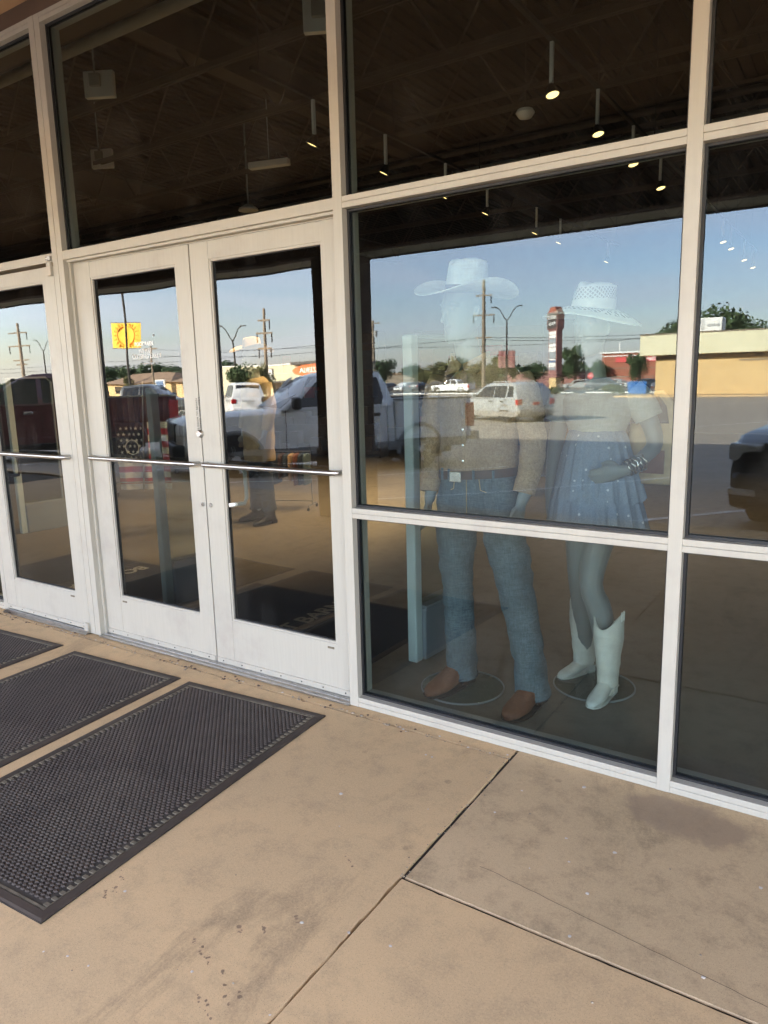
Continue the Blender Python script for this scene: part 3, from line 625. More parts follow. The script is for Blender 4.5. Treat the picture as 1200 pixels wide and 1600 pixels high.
def hand(mb,wr_,d,side,curl=.5,L=.17):
    """wr_: wrist, d: direction of fingers, side: direction of thumb"""
    wr_=Vector(wr_); d=Vector(d).normalized(); s=Vector(side); s=(s-d*s.dot(d)).normalized(); nrm=d.cross(s)
    mb.tube([wr_-d*.03,wr_,wr_+d*.045,wr_+d*.085],[(.023,.020),(.025,.018),(.036,.014),(.036,.012)],12,up=nrm)
    for k,(off,ln) in enumerate(((.027,.062),(.009,.072),(-.009,.067),(-.026,.052))):
        b=wr_+d*.08+s*off; p=[b-d*.02,b]; dd=d.copy()
        for seg in (.42,.33,.25):
            dd=(dd+nrm*curl*.42).normalized(); p.append(p[-1]+dd*ln*seg)
        mb.tube(p,[.0095,.0098,.0088,.0080,.0062],8)
    b=wr_+d*.02+s*.026; mb.tube([b-s*.012,b+s*.016+d*.016,b+s*.026+d*.042,b+s*.024+d*.064],[.011,.0115,.0098,.007],8)
def remesh(mb,name,mat,parent,vox=.0055):
    o=mb.build(name,mat,parent,smooth=180); r=o.modifiers.new('remesh','REMESH'); r.mode='VOXEL'; r.voxel_size=vox; r.use_smooth_shade=True
    s=o.modifiers.new('smooth','SMOOTH'); s.iterations=5; s.factor=.5; return o
def head(mb,c,face,tilt=0,sc=1.0):
    """c: centre of head; face: heading angle (0 = -y, turning towards -x)"""
    c=Vector(c); mt=Matrix.Translation(c)@Matrix.Rotation(-face,4,'Z')@Matrix.Rotation(tilt,4,'X')@Matrix.Scale(sc,4)
    rings=[]
    prof=[(-.128,.030,.030,-.055),(-.120,.044,.046,-.048),(-.100,.056,.066,-.030),(-.070,.064,.080,-.014),(-.035,.070,.090,-.004),(0,.074,.097,.0),(.04,.076,.101,.004),(.08,.070,.094,.006),(.110,.052,.072,.006),(.126,.026,.036,.006)]
    for z,rx,ry,yo in prof: rings.append([mt@v for v in ell((0,yo,z),rx,ry,24)])
    mb.loft(rings)
    T=lambda p: mt@Vector(p)
    mb.tube([T((0,-.094,.012)),T((0,-.104,-.012)),T((0,-.114,-.033)),T((0,-.098,-.044))],[.008,.0105,.0135,.008],8)     # nose
    mb.tube([T((-.024,-.090,-.066)),T((0,-.101,-.063)),T((.024,-.090,-.066))],[.004,.0075,.004],8)                     # lips
    mb.tube([T((-.021,-.088,-.077)),T((0,-.098,-.076)),T((.021,-.088,-.077))],[.004,.0075,.004],8)
    for s in (-1,1):
        mb.tube([T((s*.012,-.091,.030)),T((s*.036,-.090,.036)),T((s*.058,-.070,.026))],[.006,.007,.005],7)              # brow
        mb.tube([T((s*.073,.005,-.038)),T((s*.082,.012,-.008)),T((s*.083,.018,.018))],[.008,.010,.009],8)               # ear
        mb.tube([T((s*.022,-.088,.008)),T((s*.034,-.089,.010)),T((s*.046,-.080,.008))],[.004,.0065,.004],7)             # eye
    return mt
def boot(parent,toe,heel,mat,shaft_h,shaft_r,scallop,name='boot',solemat=None,wid=1.0):
    """cowboy boot from heel to toe, with shaft"""
    toe,heel=Vector((*toe,0)),Vector((*heel,0)); ln=(toe-heel).length; ang=math.atan2((toe-heel).y,(toe-heel).x)
    mt=Matrix.Translation(heel)@Matrix.Rotation(ang,4,'Z'); q=ln/.30
    mb=MB(); rings=[]
    foot=[(.004,.022,.05,.040,.030),(.02,.032,.056,.050,.036),(.05,.036,.064,.06,.04),(.085,.037,.072,.064,.042),(.12,.039,.064,.058,.042),(.155,.043,.052,.044,.036),(.19,.047,.042,.034,.028),(.225,.046,.036,.028,.024),(.26,.040,.031,.022,.021),(.285,.029,.027,.016,.017),(.300,.012,.022,.008,.010)]; foot=[(a,b*wid,c,d*(1+(wid-1)*.8),e) for a,b,c,d,e in foot]
    for x,w,zc,hu,hd in foot:
        ring=[]
        for j in range(18):
            a=2*PI*j/18; y=w*math.copysign(abs(math.cos(a))**.8,math.cos(a)); z=math.sin(a); ring.append(mt@Vector((x*q,y*q,(zc+(hu if z>0 else hd)*z)*q if True else 0)))
        rings.append(ring)
    mb.loft(rings)
    # shaft: elliptical, wrinkled above the ankle, dipped top
    n=24; sh=[]; cx=.075
    for i in range(15):
        t=i/14; z=(.06+(shaft_h-.06)*t); w=.040+(.004 if t<.3 else 0)+(shaft_r-.040)*min(1,max(0,(t-.12)/.5)); lx=w*1.18+.008*(1-t)
        ring=[]
        for j in range(n):
            a=2*PI*j/n; dz=0
            if scallop and t>.5: dz=-(scallop)*(abs(math.cos(a))**2.2)*((t-.5)/.5)**1.5
            wv=.0035*noise.noise((a*1.2,z*38,ang*3))*(1.6 if .08<t<.5 else .5)
            ring.append(mt@Vector(((cx+.012*t)*q+(lx+wv)*math.cos(a),(w+wv)*math.sin(a),z+dz)))
        sh.append(ring)
    inner=[[Vector(p)+(Vector((sum(v.x for v in r)/n,sum(v.y for v in r)/n,p.z))-Vector(p))*.10-Vector((0,0,d)) for p in r] for r,d in ((sh[-1],0),(sh[-1],.05))]
    mb.loft(sh+inner,cap=False)
    o=mb.build(name,mat,parent,smooth=50)
    s=MB(); rg=[]
    for x,w,zc,hu,hd in foot[3:]: rg.append([mt@Vector((x*q,y*(w+.004)*q,z)) for y,z in ((-1,.006),(1,.006),(1,.013),(-1,.013))])
    s.loft(rg); s.prism([(.0,-.030),(.062,-.034),(.070,0),(.062,.034),(.0,.030),(-.006,0)],lambda a,b,d: mt@Vector((a*q,b*q,d)),.002,.034)
    rg=[[mt@Vector((x*q,y*.036*q,z)) for y,z in ((-1,z0),(1,z0),(1,z0+.006),(-1,z0+.006))] for x,z0 in ((-.004,.034),(.066,.032),(.10,.012))]; s.loft(rg)
    s.build('sole',solemat or M['sole'],o)
    if scallop:
        for sgn in (-1,1):
            p=MB(); c=mt@Vector(((cx+.012)*q,sgn*shaft_r,shaft_h)); side=(mt.to_3x3()@Vector((1,0,0)))
            p.tube([c-side*.012-Vector((0,0,.03)),c-side*.012+Vector((0,0,.012)),c+side*.012+Vector((0,0,.012)),c+side*.012-Vector((0,0,.03))],[.004]*4,6); p.build('pull_strap',mat,o,smooth=60)
    w=MB(); pts=[]
    for k in range(9):
        t=k/8; x=.10+.15*t; pts.append(mt@Vector((x*q,.030*math.sin(t*PI*2.0)*(1-.3*t)*q,(.118-.075*t)*q+.002)))
    return o
def hat(mb_parent,c,face,crown_h,crown_r,brim_r,curl,droop,mat,band=None,dent=.03,name='hat',tip=0,vent=None):
    """hat with a creased crown and a shaped brim. curl: how high the sides roll up; droop: front and back dip"""
    mt=Matrix.Translation(Vector(c))@Matrix.Rotation(-face,4,'Z')@Matrix.Rotation(tip,4,'Y'); n=40
    mb=MB(); crown=[]
    for t in [0,.15,.3,.45,.6,.72,.83,.91,.97,1.0]:
        z=crown_h*t; r=crown_r*(1-.10*t-.0*t*t) if t<.9 else crown_r*(.91-.9*(t-.9)**.9*3.0)
        if t>=.97: r=crown_r*(.62 if t<1 else .30)
        ring=[]
        for j in range(n):
            a=2*PI*j/n; x=r*math.cos(a)*.88; y=r*math.sin(a)*1.14; zz=z
            if t>.55: zz-=dent*((t-.55)/.45)**1.5*math.exp(-(x/(crown_r*.30))**2)*1.0; 
            if t>.5 and y<0: pin=math.exp(-((y/crown_r+.75)/.45)**2)*((t-.5)/.5); x*=1-.42*pin; zz-=dent*.35*pin*0
            ring.append(mt@Vector((x,y,zz)))
        crown.append(ring)
    inner=[[p+Vector((0,0,0)) for p in r] for r in crown[:1]]
    mb.loft(crown,cap=False); mb.f.append(tuple(range(len(mb.v)-n,len(mb.v))))
    hatob=mb.build(name,mat,mb_parent,smooth=60,fix=False)
    b=MB(); top=[];bot=[]
    for dz,dst in ((.0015,top),(-.0025,bot)):
        for i in range(11):
            t=i/10; ring=[]
            for j in range(n):
                a=2*PI*j/n; ca,sa=math.cos(a),math.sin(a)
                ex=brim_r[0]; ey=brim_r[1]; r0x,r0y=crown_r*.875,crown_r*1.135
                x=ca*(r0x+(ex-r0x)*t); y=sa*(r0y+(ey-r0y)*t)
                up=curl*(abs(ca)**2.0)*t**1.9; pull=1-.28*min(1,up/.10)*t
                z=up-droop*(abs(sa)**1.6)*t**1.5
                ring.append(mt@Vector((x*pull,y,z+dz)))
            dst.append(ring)
    b.loft(top,cap=False); b.loft(list(reversed(bot)),cap=False)
    for j in range(n): k=(j+1)%n; o1=10*n; b.f.append((o1+j,o1+k,11*n+k,11*n+j))
    b.build('brim',vent or mat,hatob,smooth=60,fix=False)
    if band:
        d=MB(); rr=[[mt@Vector((crown_r*(.885-.005*i)*math.cos(2*PI*j/n)*1.004,crown_r*1.15*math.sin(2*PI*j/n)*(1.002-.005*i),.004+.022*i)) for j in range(n)] for i in (0,1)]; d.loft(rr,cap=False); d.build('hat_band',band,hatob,smooth=60,fix=False)
    return hatob
# ---- man
mn=thing('mannequin','man mannequin in straw cowboy hat, printed shirt, jeans and brown boots','mannequin',(.0,.0,0))
mn['group']='mannequins in the shop window'
mb=MB(); FACE=R(24)
head(mb,(.378,.405,1.735),FACE,R(4),1.0)
limb(mb,[(.405,.44,1.40,.075,.07),(.392,.435,1.52,.058,.056),(.383,.425,1.60,.054,.054),(.378,.415,1.68,.055,.06)],16)
limb(mb,[(.43,.44,.80,.15,.11),(.43,.44,.95,.165,.115),(.43,.44,1.10,.145,.105),(.43,.445,1.28,.17,.115),(.43,.45,1.42,.18,.10),(.42,.445,1.50,.09,.07)],20)
for pts in ([(.235,.45,1.44,.055,.06),(.205,.45,1.30,.046,.048),(.195,.44,1.14,.040,.042),(.210,.41,.98,.031,.034),(.203,.395,.90,.024,.026)],[(.625,.45,1.44,.055,.06),(.665,.455,1.30,.046,.048),(.685,.45,1.16,.040,.042),(.675,.42,1.00,.031,.034),(.655,.40,.92,.024,.027)]): limb(mb,pts,14)
hand(mb,(.203,.393,.905),(-.05,-.10,-1),(.2,-1,0),.55); hand(mb,(.655,.398,.925),(-.12,-.10,-1),(-.3,-1,0),.6)
for (hx,kx,fx,fy) in ((.34,.328,.335,.45),(.53,.61,.70,.41)): limb(mb,[(hx,.44,.85,.085,.09),(kx,.43,.55,.055,.06),(fx,fy,.10,.04,.045)],14)
remesh(mb,'body',M['mannequin'],mn)
j=MB()
limb(j,[(.340,.445,1.02,.080,.105),(.330,.440,.90,.092,.108),(.324,.432,.76,.092,.100),(.326,.425,.58,.076,.080),(.333,.432,.40,.070,.074),(.336,.445,.22,.070,.078),(.337,.452,.055,.074,.086)],26,7,.011,12,2)
limb(j,[(.520,.445,1.02,.080,.105),(.535,.440,.90,.094,.108),(.562,.432,.76,.094,.100),(.612,.420,.58,.084,.084),(.655,.412,.40,.075,.078),(.695,.412,.22,.071,.078),(.712,.412,.05,.074,.088)],26,7,.011,12,9)
limb(j,[(.428,.445,1.075,.168,.112),(.428,.445,1.00,.177,.118),(.43,.442,.90,.178,.118),(.432,.438,.80,.12,.10)],26,4,.004,9,4)
jo=j.build('jeans',M['denim'],mn,smooth=70)
w=MB()      # seams, pockets
def onfront(x,z,dy=0): return (x,.445-.119*math.sqrt(max(.02,1-((x-.428)/.182)**2))-.004+dy,z)
w.tube([onfront(.432,1.03),onfront(.432,.95),onfront(.432,.84)],.0022,6)
w.tube([onfront(.275,1.0),onfront(.315,.955),onfront(.365,.975),onfront(.372,1.03)],.0022,6); w.tube([onfront(.585,1.0),onfront(.545,.955),onfront(.495,.975),onfront(.488,1.03)],.0022,6)
w.build('stitching',M['tan'],jo)
for hx,hy,hr in ((.337,.452,.082),(.712,.412,.084)):
    w=MB(); w.loft([ell((hx,hy,z),hr*.93,hr*1.08,26) for z in (.050,.062)],cap=False); w.build('hem',M['denimdark'],jo,smooth=60,fix=False)
bl=MB(); bl.loft([ell((.428,.445,1.038+dz),.186+e,.126+e,36,0,-.03+.10) for dz,e in ((-.019,-.004),(-.019,.002),(.019,.002),(.019,-.004))],cap=False); bo=bl.build('belt',M['leatherdark'],mn,smooth=40,fix=False)
bk=MB(); bk.box(.353,.412,.309,.318,1.005,1.055); bk.build('buckle',M['silver'],bo,bevel=.006)
for lx in (.30,.345,.47,.55): bk=MB(); bk.tube([onfront(lx,1.062,-.012),onfront(lx,1.008,-.012)],(.006,.003),6); bk.build('belt_loop',M['denim'],bo)
s=MB()
limb(s,[(.428,.445,1.045,.178,.122),(.428,.445,1.09,.186,.130),(.43,.447,1.20,.182,.126),(.43,.45,1.33,.196,.128),(.43,.452,1.42,.208,.115),(.425,.450,1.475,.165,.092),(.410,.447,1.515,.078,.070)],36,6,.0065,8,5)
so_=s.build('shirt',M['shirt'],mn,smooth=70)
for pts,sd in (([(.255,.452,1.45,.066,.074),(.222,.455,1.36,.066,.070),(.200,.455,1.24,.060,.062),(.194,.445,1.13,.056,.057),(.205,.418,1.02,.049,.050),(.207,.400,.955,.044,.046)],3),([(.605,.452,1.45,.066,.074),(.648,.455,1.36,.066,.070),(.672,.458,1.25,.060,.062),(.684,.450,1.15,.056,.057),(.677,.425,1.05,.050,.051),(.666,.405,.975,.045,.047)],8)):
    w=MB(); limb(w,pts,22,7,.0075,13,sd); sl_=w.build('sleeve',M['shirt'],so_,smooth=70)
    p=pts[-1]; q_=pts[-2]; dv=Vector(p[:3])-Vector(q_[:3]); dv.normalize(); c=Vector(p[:3])
    w=MB(); w.tube([c-dv*.045,c-dv*.04,c+dv*.012,c+dv*.012],[(p[3]-.002,p[4]-.002),(p[3]+.004,p[4]+.004),(p[3]+.003,p[4]+.003),(p[3]-.012,p[4]-.012)],22,False); w.build('cuff',M['shirt'],sl_,smooth=50,fix=False)
w=MB()
for sg in (-1,1):   # collar wings
    a=Vector((.393+sg*.004,.366,1.512)); b=Vector((.395+sg*.085,.42,1.560)); c=Vector((.398+sg*.078,.47,1.565)); d=Vector((.395+sg*.072,.345,1.468)); e=Vector((.396+sg*.012,.350,1.485)); f=Vector((.40+sg*.095,.405,1.510))
    n_=Vector((0,-.004,.002)); w.add([a,b,c,f,d,e,a+n_,b+n_,c+n_,f+n_,d+n_,e+n_],[(0,1,3,4,5),(1,2,3),(6,11,10,9,7),(7,9,8),(0,5,11,6),(5,4,10,11),(4,3,9,10),(3,2,8,9),(2,1,7,8),(1,0,6,7)])
w.build('collar',M['shirt'],so_)
w=MB()
for k in range(6):
    z=1.44-.068*k; w.lathe([(0,-.004),(.0055,-.003),(.0055,0),(0,0)],10,(.420,.445-.131+ (.012 if k<1 else .004*(k==1)),z),'y')
w.build('buttons',M['silver'],so_)
w=MB(); w.tube([(.424,.318,1.47),(.424,.311,1.38),(.425,.313,1.25),(.426,.316,1.07)],(.016,.002),6,up=(0,1,0)); w.build('placket',M['shirt'],so_)
boot(mn,(.272,.228),(.352,.520),M['leather'],.13,.046,0,wid=1.2); boot(mn,(.682,.195),(.728,.490),M['leather'],.13,.046,0,wid=1.2)
hat(mn,(.385,.425,1.818),FACE,.142,.088,(.222,.232),.052,.022,M['straw'],M['leatherdark'],.035,'cowboy_hat',tip=R(5))
w=MB(); w.lathe([(0,.0005),(.188,.0005),(.198,.004),(.198,.007),(.19,.010),(0,.010)],48,(.355,.425,0)); w.build('glass_base',M['acrylic'],mn,smooth=30)
w=MB(); w.lathe([(.193,.0012),(.199,.002),(.199,.008),(.193,.009),(.193,.0012)],48,(.355,.425,0),'z',False); w.build('base_rim',M['greybox'],mn,smooth=30)
w=MB(); w.tube([(.36,.47,.01),(.352,.468,.30)],.009,8); w.build('ankle_rod',M['steel'],mn)
# ---- woman
wm=thing('mannequin','woman mannequin in straw hat, cream blouse, dotted blue skirt and white boots','mannequin',(0,0,0),0,'mannequins in the shop window')
mb=MB(); FW=R(8)
head(mb,(.842,.705,1.650),FW,R(2),.90)
limb(mb,[(.87,.74,1.34,.06,.055),(.86,.735,1.44,.046,.045),(.85,.725,1.52,.043,.044),(.845,.715,1.58,.045,.050)],16)
limb(mb,[(.88,.72,.86,.14,.105),(.875,.72,1.0,.150,.11),(.87,.725,1.14,.112,.085),(.872,.73,1.26,.135,.10),(.875,.735,1.37,.15,.085),(.87,.735,1.43,.075,.055)],20)
limb(mb,[(1.015,.735,1.375,.046,.05),(1.080,.75,1.27,.040,.042),(1.118,.74,1.16,.035,.036),(1.085,.66,1.10,.029,.030),(1.035,.585,1.058,.021,.022)],14)
hand(mb,(1.035,.585,1.058),(-1,-.30,-.28),(-.25,-.2,1),.35,.16)
limb(mb,[(.73,.735,1.375,.046,.05),(.688,.75,1.22,.039,.041),(.668,.75,1.08,.034,.035),(.662,.735,.94,.028,.029),(.664,.72,.84,.020,.022)],14)
hand(mb,(.664,.72,.845),(.02,-.06,-1),(.3,-1,0),.4,.16)
for (hx,kx,ky,fx,fy) in ((.83,.805,.74,.80,.87),(.925,.885,.66,.965,.69)): limb(mb,[(hx,.72,.95,.085,.09),(hx*.5+kx*.5,.71,.75,.072,.076),(kx,ky,.53,.052,.056),(kx*.5+fx*.5,ky*.5+fy*.5+.012,.38,.055,.058),(fx,fy,.12,.036,.042)],16)
remesh(mb,'body',M['mannequin'],wm)
def skirt(z0,z1,r0,r1,n_f,amp,seed,name,par):
    w=MB(); n=150; rings=[]
    for i in range(13):
        t=i/12; ring=[]
        for k in range(n):
            a=2*PI*k/n; f=math.sin(n_f*a+1.7*math.sin(3*a+seed)+seed)+.5*math.sin(n_f*2.3*a+seed*2)
            rr=1+amp*(.25+.75*t)*f*.5+.012*noise.noise((a*5,t*4,seed))
            x=(r0[0]+(r1[0]-r0[0])*t**.75)*rr; y=(r0[1]+(r1[1]-r0[1])*t**.75)*rr
            ring.append((.872+.012*t+x*math.cos(a),.722+y*math.sin(a),z0+(z1-z0)*t+.012*t*f*.6))
        rings.append(ring)
    w.loft(rings,cap=False); return w.build(name,M['skirt'],par,smooth=80,fix=False)
sk_=skirt(1.215,.905,(.118,.092),(.198,.165),17,.10,1.2,'skirt',wm); skirt(.965,.745,(.180,.148),(.225,.195),15,.10,2.6,'lower_tier',sk_)
w=MB(); w.loft([ell((.872,.722,z),rx,ry,40) for z,rx,ry in ((1.17,.128,.103),(1.20,.124,.098),(1.235,.121,.094))],cap=False); w.build('waistband',M['skirt'],sk_,smooth=60,fix=False)
w=MB(); limb(w,[(.872,.723,1.195,.116,.092),(.872,.726,1.26,.142,.112),(.873,.73,1.34,.162,.110),(.872,.735,1.40,.155,.088),(.868,.735,1.435,.095,.066)],34,6,.006,11,4); bo=w.build('blouse',M['blouse'],wm,smooth=70)
for pts in ([(1.005,.735,1.385,.060,.062),(1.055,.745,1.325,.066,.066),(1.085,.75,1.265,.060,.060)],[(.74,.735,1.385,.060,.062),(.702,.745,1.325,.066,.066),(.684,.75,1.255,.060,.060)]): w=MB(); limb(w,pts,20,6,.007,16,2); w.build('sleeve',M['blouse'],bo,smooth=70)
boot(wm,(.718,.735),(.822,.925),M['bootwhite'],.405,.064,.065,solemat=M['bootwhite']); boot(wm,(.948,.492),(.978,.735),M['bootwhite'],.405,.064,.065,solemat=M['bootwhite'])
hat(wm,(.845,.712,1.735),FW,.112,.100,(.185,.205),-.055,.03,M['strawvent'],None,.018,'straw_hat',tip=R(8))
br=MB()
for k in range(5): 
    c=Vector((1.042+.012*k,.597+.014*k,1.064+.006*k)); d=Vector((1,.9,.5)).normalized(); u=d.cross(Vector((0,0,1))).normalized(); v=d.cross(u)
    pts=[c+u*.034*math.cos(a)+v*.034*math.sin(a)+d*.004*math.sin(5*a+k*2) for a in [2*PI*i/22 for i in range(23)]]; br.tube(pts,[.0035+.0022*(i%3==0) for i in range(23)],7,False)
br.build('bracelets',M['silver'],wm,smooth=60)
w=MB(); w.lathe([(0,.0005),(.178,.0005),(.188,.004),(.188,.007),(.18,.010),(0,.010)],48,(.885,.75,0)); w.build('glass_base',M['acrylic'],wm,smooth=30)
w=MB(); w.lathe([(.183,.0012),(.189,.002),(.189,.008),(.183,.009),(.183,.0012)],48,(.885,.75,0),'z',False); w.build('base_rim',M['greybox'],wm,smooth=30)
# tote bag hanging from the woman's arm
tb=thing('tote_bag',"tan canvas tote bag hanging from the woman mannequin's bent arm",'bag',(1.115,.79,.98))
w=MB(); rg=[]
for z,wx,wy in ((.0,.10,.035),(.01,.115,.05),(.10,.122,.055),(.20,.118,.045),(.26,.112,.022)): rg.append([(math.copysign(abs(math.cos(a))**.45,math.cos(a))*wx+.012*noise.noise((a,z*9,1)),math.copysign(abs(math.sin(a))**.45,math.sin(a))*wy,z) for a in [2*PI*i/28 for i in range(28)]])
w.loft(rg); w.build('bag_body',M['tan'],tb,smooth=60)
for dy in (-.028,.028):
    w=MB(); w.tube([(-.07,dy,.24),(-.068,dy*.9,.33),(-.03,dy*.5,.385),(.01,dy*.3,.39),(.05,dy*.6,.34),(.07,dy,.24)],(.014,.003),8,up=(0,1,0)); w.build('strap',M['tan'],tb,smooth=60)
w=MB(); w.box(-.055,.045,-.0585,-.0545,.05,.15); w.build('leather_patch',M['leather'],tb)
# ---- third mannequin further in, draped in a tan coat
m3=thing('mannequin','dark mannequin with a tan coat farther inside the store','mannequin',(-3.36,3.05,0),R(-20))
mb=MB(); head(mb,(0,0,1.70),0); limb(mb,[(0,.02,1.40,.07,.06),(0,.01,1.62,.05,.05)],14); limb(mb,[(0,.02,.85,.15,.11),(0,.02,1.05,.14,.10),(0,.03,1.35,.18,.11),(0,.03,1.45,.09,.07)],18)
for s in (-1,1): limb(mb,[(s*.19,.03,1.42,.05,.05),(s*.25,.03,1.15,.04,.04),(s*.23,-.04,.92,.025,.027)],12); hand(mb,(s*.23,-.04,.92),(0,-.2,-1),(0,-1,0),.5)
for s in (-1,1): limb(mb,[(s*.09,.02,.9,.085,.09),(s*.11,.02,.5,.06,.06),(s*.13,.03,.1,.04,.045)],12)
remesh(mb,'body',M['greybox'],m3,.008)
for s,k in ((-1,1),(1,4)): w=MB(); limb(w,[(s*.085,.02,1.0,.085,.105),(s*.10,.02,.75,.088,.09),(s*.115,.02,.45,.072,.075),(s*.13,.03,.14,.075,.08)],20,5,.006,11,k); w.build('trousers',M['denimdark'],m3,smooth=70)
w=MB(); limb(w,[(0,.02,.66,.21,.15),(0,.02,.95,.20,.15),(0,.03,1.25,.22,.15),(0,.03,1.42,.21,.12),(0,.02,1.50,.09,.08)],30,6,.016,7,3); ct=w.build('coat',M['tan'],m3,smooth=70)
for s in (-1,1): w=MB(); limb(w,[(s*.18,.03,1.43,.07,.07),(s*.26,.03,1.2,.065,.065),(s*.25,-.02,.98,.055,.055)],18,5,.008,12,s); w.build('sleeve',M['tan'],ct,smooth=70)
boot(m3,(-.17,-.18),(-.13,.10),M['black'],.25,.055,0); boot(m3,(.17,-.18),(.13,.10),M['black'],.25,.055,0)
hat(m3,(0,.0,1.78),0,.13,.088,(.20,.23),.05,.03,M['tan'],M['leatherdark'],.03,'cowboy_hat')
# ---- flag-cloth shirt on a stand
fs=thing('clothes_stand','metal clothes stand carrying a flag patterned garment behind the left door leaf','clothes rack',(-5.75,3.6,0),R(32))
w=MB()
for x in (-.55,.55): w.tube([(x,-.22,.06),(x,0,.07),(x,.22,.06)],.014,8); w.tube([(x,0,.07),(x,0,1.32)],.014,8)
w.tube([(-.55,0,.22),(.55,0,.22)],.010,8); w.tube([(-.6,0,1.32),(.6,0,1.32)],.014,8); w.tube([(-.12,0,.1),(-.02,0,1.5)],.011,8); w.build('frame',M['steel'],fs,smooth=60)
for x in (-.55,.55):
    for y in (-.2,.2): w=MB(); w.lathe([(0,-.012),(.03,-.012),(.035,0),(.03,.012),(0,.012)],14,(x,y,.035),'x'); w.build('caster',M['black'],fs,smooth=40)
fg=thing('flag_blanket','stars and stripes cloth hung over the metal stand','blanket',(-5.85,3.6,.08),R(32)); fg.scale=(.66,.8,.72)
def fold(x,z): return -.035-.02*math.sin(x*13+z*2)-.012*math.sin(x*29)
def cloth(x0,x1,z0,z1,mat,name,off=0):
    w=MB(); n=26; rows=[(z0+(z1-z0)*i/6) for i in range(7)]; xs=[x0+(x1-x0)*i/n for i in range(n+1)]
    w.v=[(x,fold(x,z)-off,z) for z in rows for x in xs]+[(x,fold(x,z)-off+.006,z) for z in rows for x in xs]; q=n+1; T=7*q
    for i in range(6):
        for k in range(n): a=i*q+k; w.f+=[(a,a+1,a+q+1,a+q),(T+a,T+a+q,T+a+q+1,T+a+1)]
    return w.build(name,mat,fg,smooth=60,fix=False)
cloth(-.52,.10,.58,1.26,M['navycloth'],'star_field')
for k in range(5): cloth(-.52,.50,.06+.104*k,.06+.104*(k+1),M['redcloth'] if k%2 else M['whitecloth'],'stripe',.0)
for k in range(6): cloth(.10,.50,.58+.1133*k,.58+.1133*(k+1),M['whitecloth'] if k%2 else M['redcloth'],'stripe',.0)
def star(cx,cz,r,ro=0):
    return [(cx+(r if i%2==0 else r*.42)*math.sin(PI*i/5+ro),cz+(r if i%2==0 else r*.42)*math.cos(PI*i/5+ro)) for i in range(10)]
sm=None
for i in range(6):
    for k in range(5):
        x=-.47+.10*k+(.05 if i%2 else 0); z=.63+.105*i
        w=MB(); w.prism(star(x,z,.035,.2*math.sin(i*5+k)),lambda a,b,d:(a,fold(a,b)-d,b),.004,.001); w.build('star',M['whitecloth'],fg,fix=False)
w=MB(); w.tube([(-.22+.13*math.cos(a),fold(-.22+.13*math.cos(a),.82)-.008,.82+.13*math.sin(a)) for a in [2*PI*i/30 for i in range(31)]],.009,6,False); w.build('ring_emblem',M['whitecloth'],fg,smooth=60)
# ---- garment rack on wheels and stocked shelves, dim in the background
def rack(loc,rz,label,seed):
    t=thing('garment_rack',label,'clothes rack',loc,rz,'garment racks in the store'); rr=random.Random(seed)
    w=MB(); w.tube([(-.7,0,.12),(-.7,0,1.45),(.7,0,1.45),(.7,0,.12)],.014,8)
    for x in (-.7,.7): w.tube([(x,-.25,.12),(x,.25,.12)],.014,8)
    w.tube([(-.7,0,.2),(.7,0,.2)],.012,8); w.build('frame',M['steel'],t)
    for x in (-.7,.7):
        for y in (-.25,.25): w=MB(); w.lathe([(0,-.014),(.04,-.014),(.046,0),(.04,.014),(0,.014)],14,(x,y,.048),'x'); w.build('caster',M['black'],t,smooth=40)
    for i in range(11):
        x=-.6+.12*i; w=MB(); h=rr.uniform(.55,.85); limb(w,[(x,0,1.40,.02,.06),(x,0,1.34,.035,.20),(x,0,1.1,.04,.21),(x,.01,1.40-h,.045,.22)],16,4,.012,9,i); w.build('garment',M[rr.choice(['leather','denim','denimdark','leatherdark','shirt','navycloth','denimdark'])],t,smooth=70)
    return t
rack((-3.70,3.80,0),R(20),'low wheeled rack of clothes beside the tan coat mannequin',1).scale=(.5,.6,.46); rack((-1.6,6.2,0),R(-10),'wheeled garment rack deep in the store behind the double doors',2); rack((-8.2,5.6,0),R(10),'wheeled garment rack at the far left',4)
def shelf(loc,rz,label,seed):
    t=thing('shelf_unit',label,'shelves',loc,rz,'stocked wall shelves'); rr=random.Random(seed)
    w=MB(); w.box(-1.2,-1.17,-.2,.2,0,2.3); w.box(1.17,1.2,-.2,.2,0,2.3); w.box(-1.17,1.17,.17,.2,0,2.3); w.build('case',M['darkwood'],t)
    for k in range(5): w=MB(); w.box(-1.168,1.168,-.19,.168,.1+.5*k,.125+.5*k); w.build('shelf',M['darkwood'],t)
    for k in range(4):
        x=-1.1
        while x<.95:
            wd=rr.uniform(.16,.34); h=rr.uniform(.12,.36); w=MB(); w.box(x,x+wd-.02,-.16,.1,.126+.5*k,.126+.5*k+h); w.build('box',M[rr.choice(['leather','darkwood','darkwood','leatherdark','redcloth','mattan','steelwork','denimdark'])],t,bevel=.004); x+=wd
shelf((-3.9,9.4,0),R(6),'dark shelf unit stocked with boxes seen through the right door leaf',3); shelf((-6.8,8.6,0),R(14),'dark shelf unit stocked with boxes seen through the left door leaf',8)
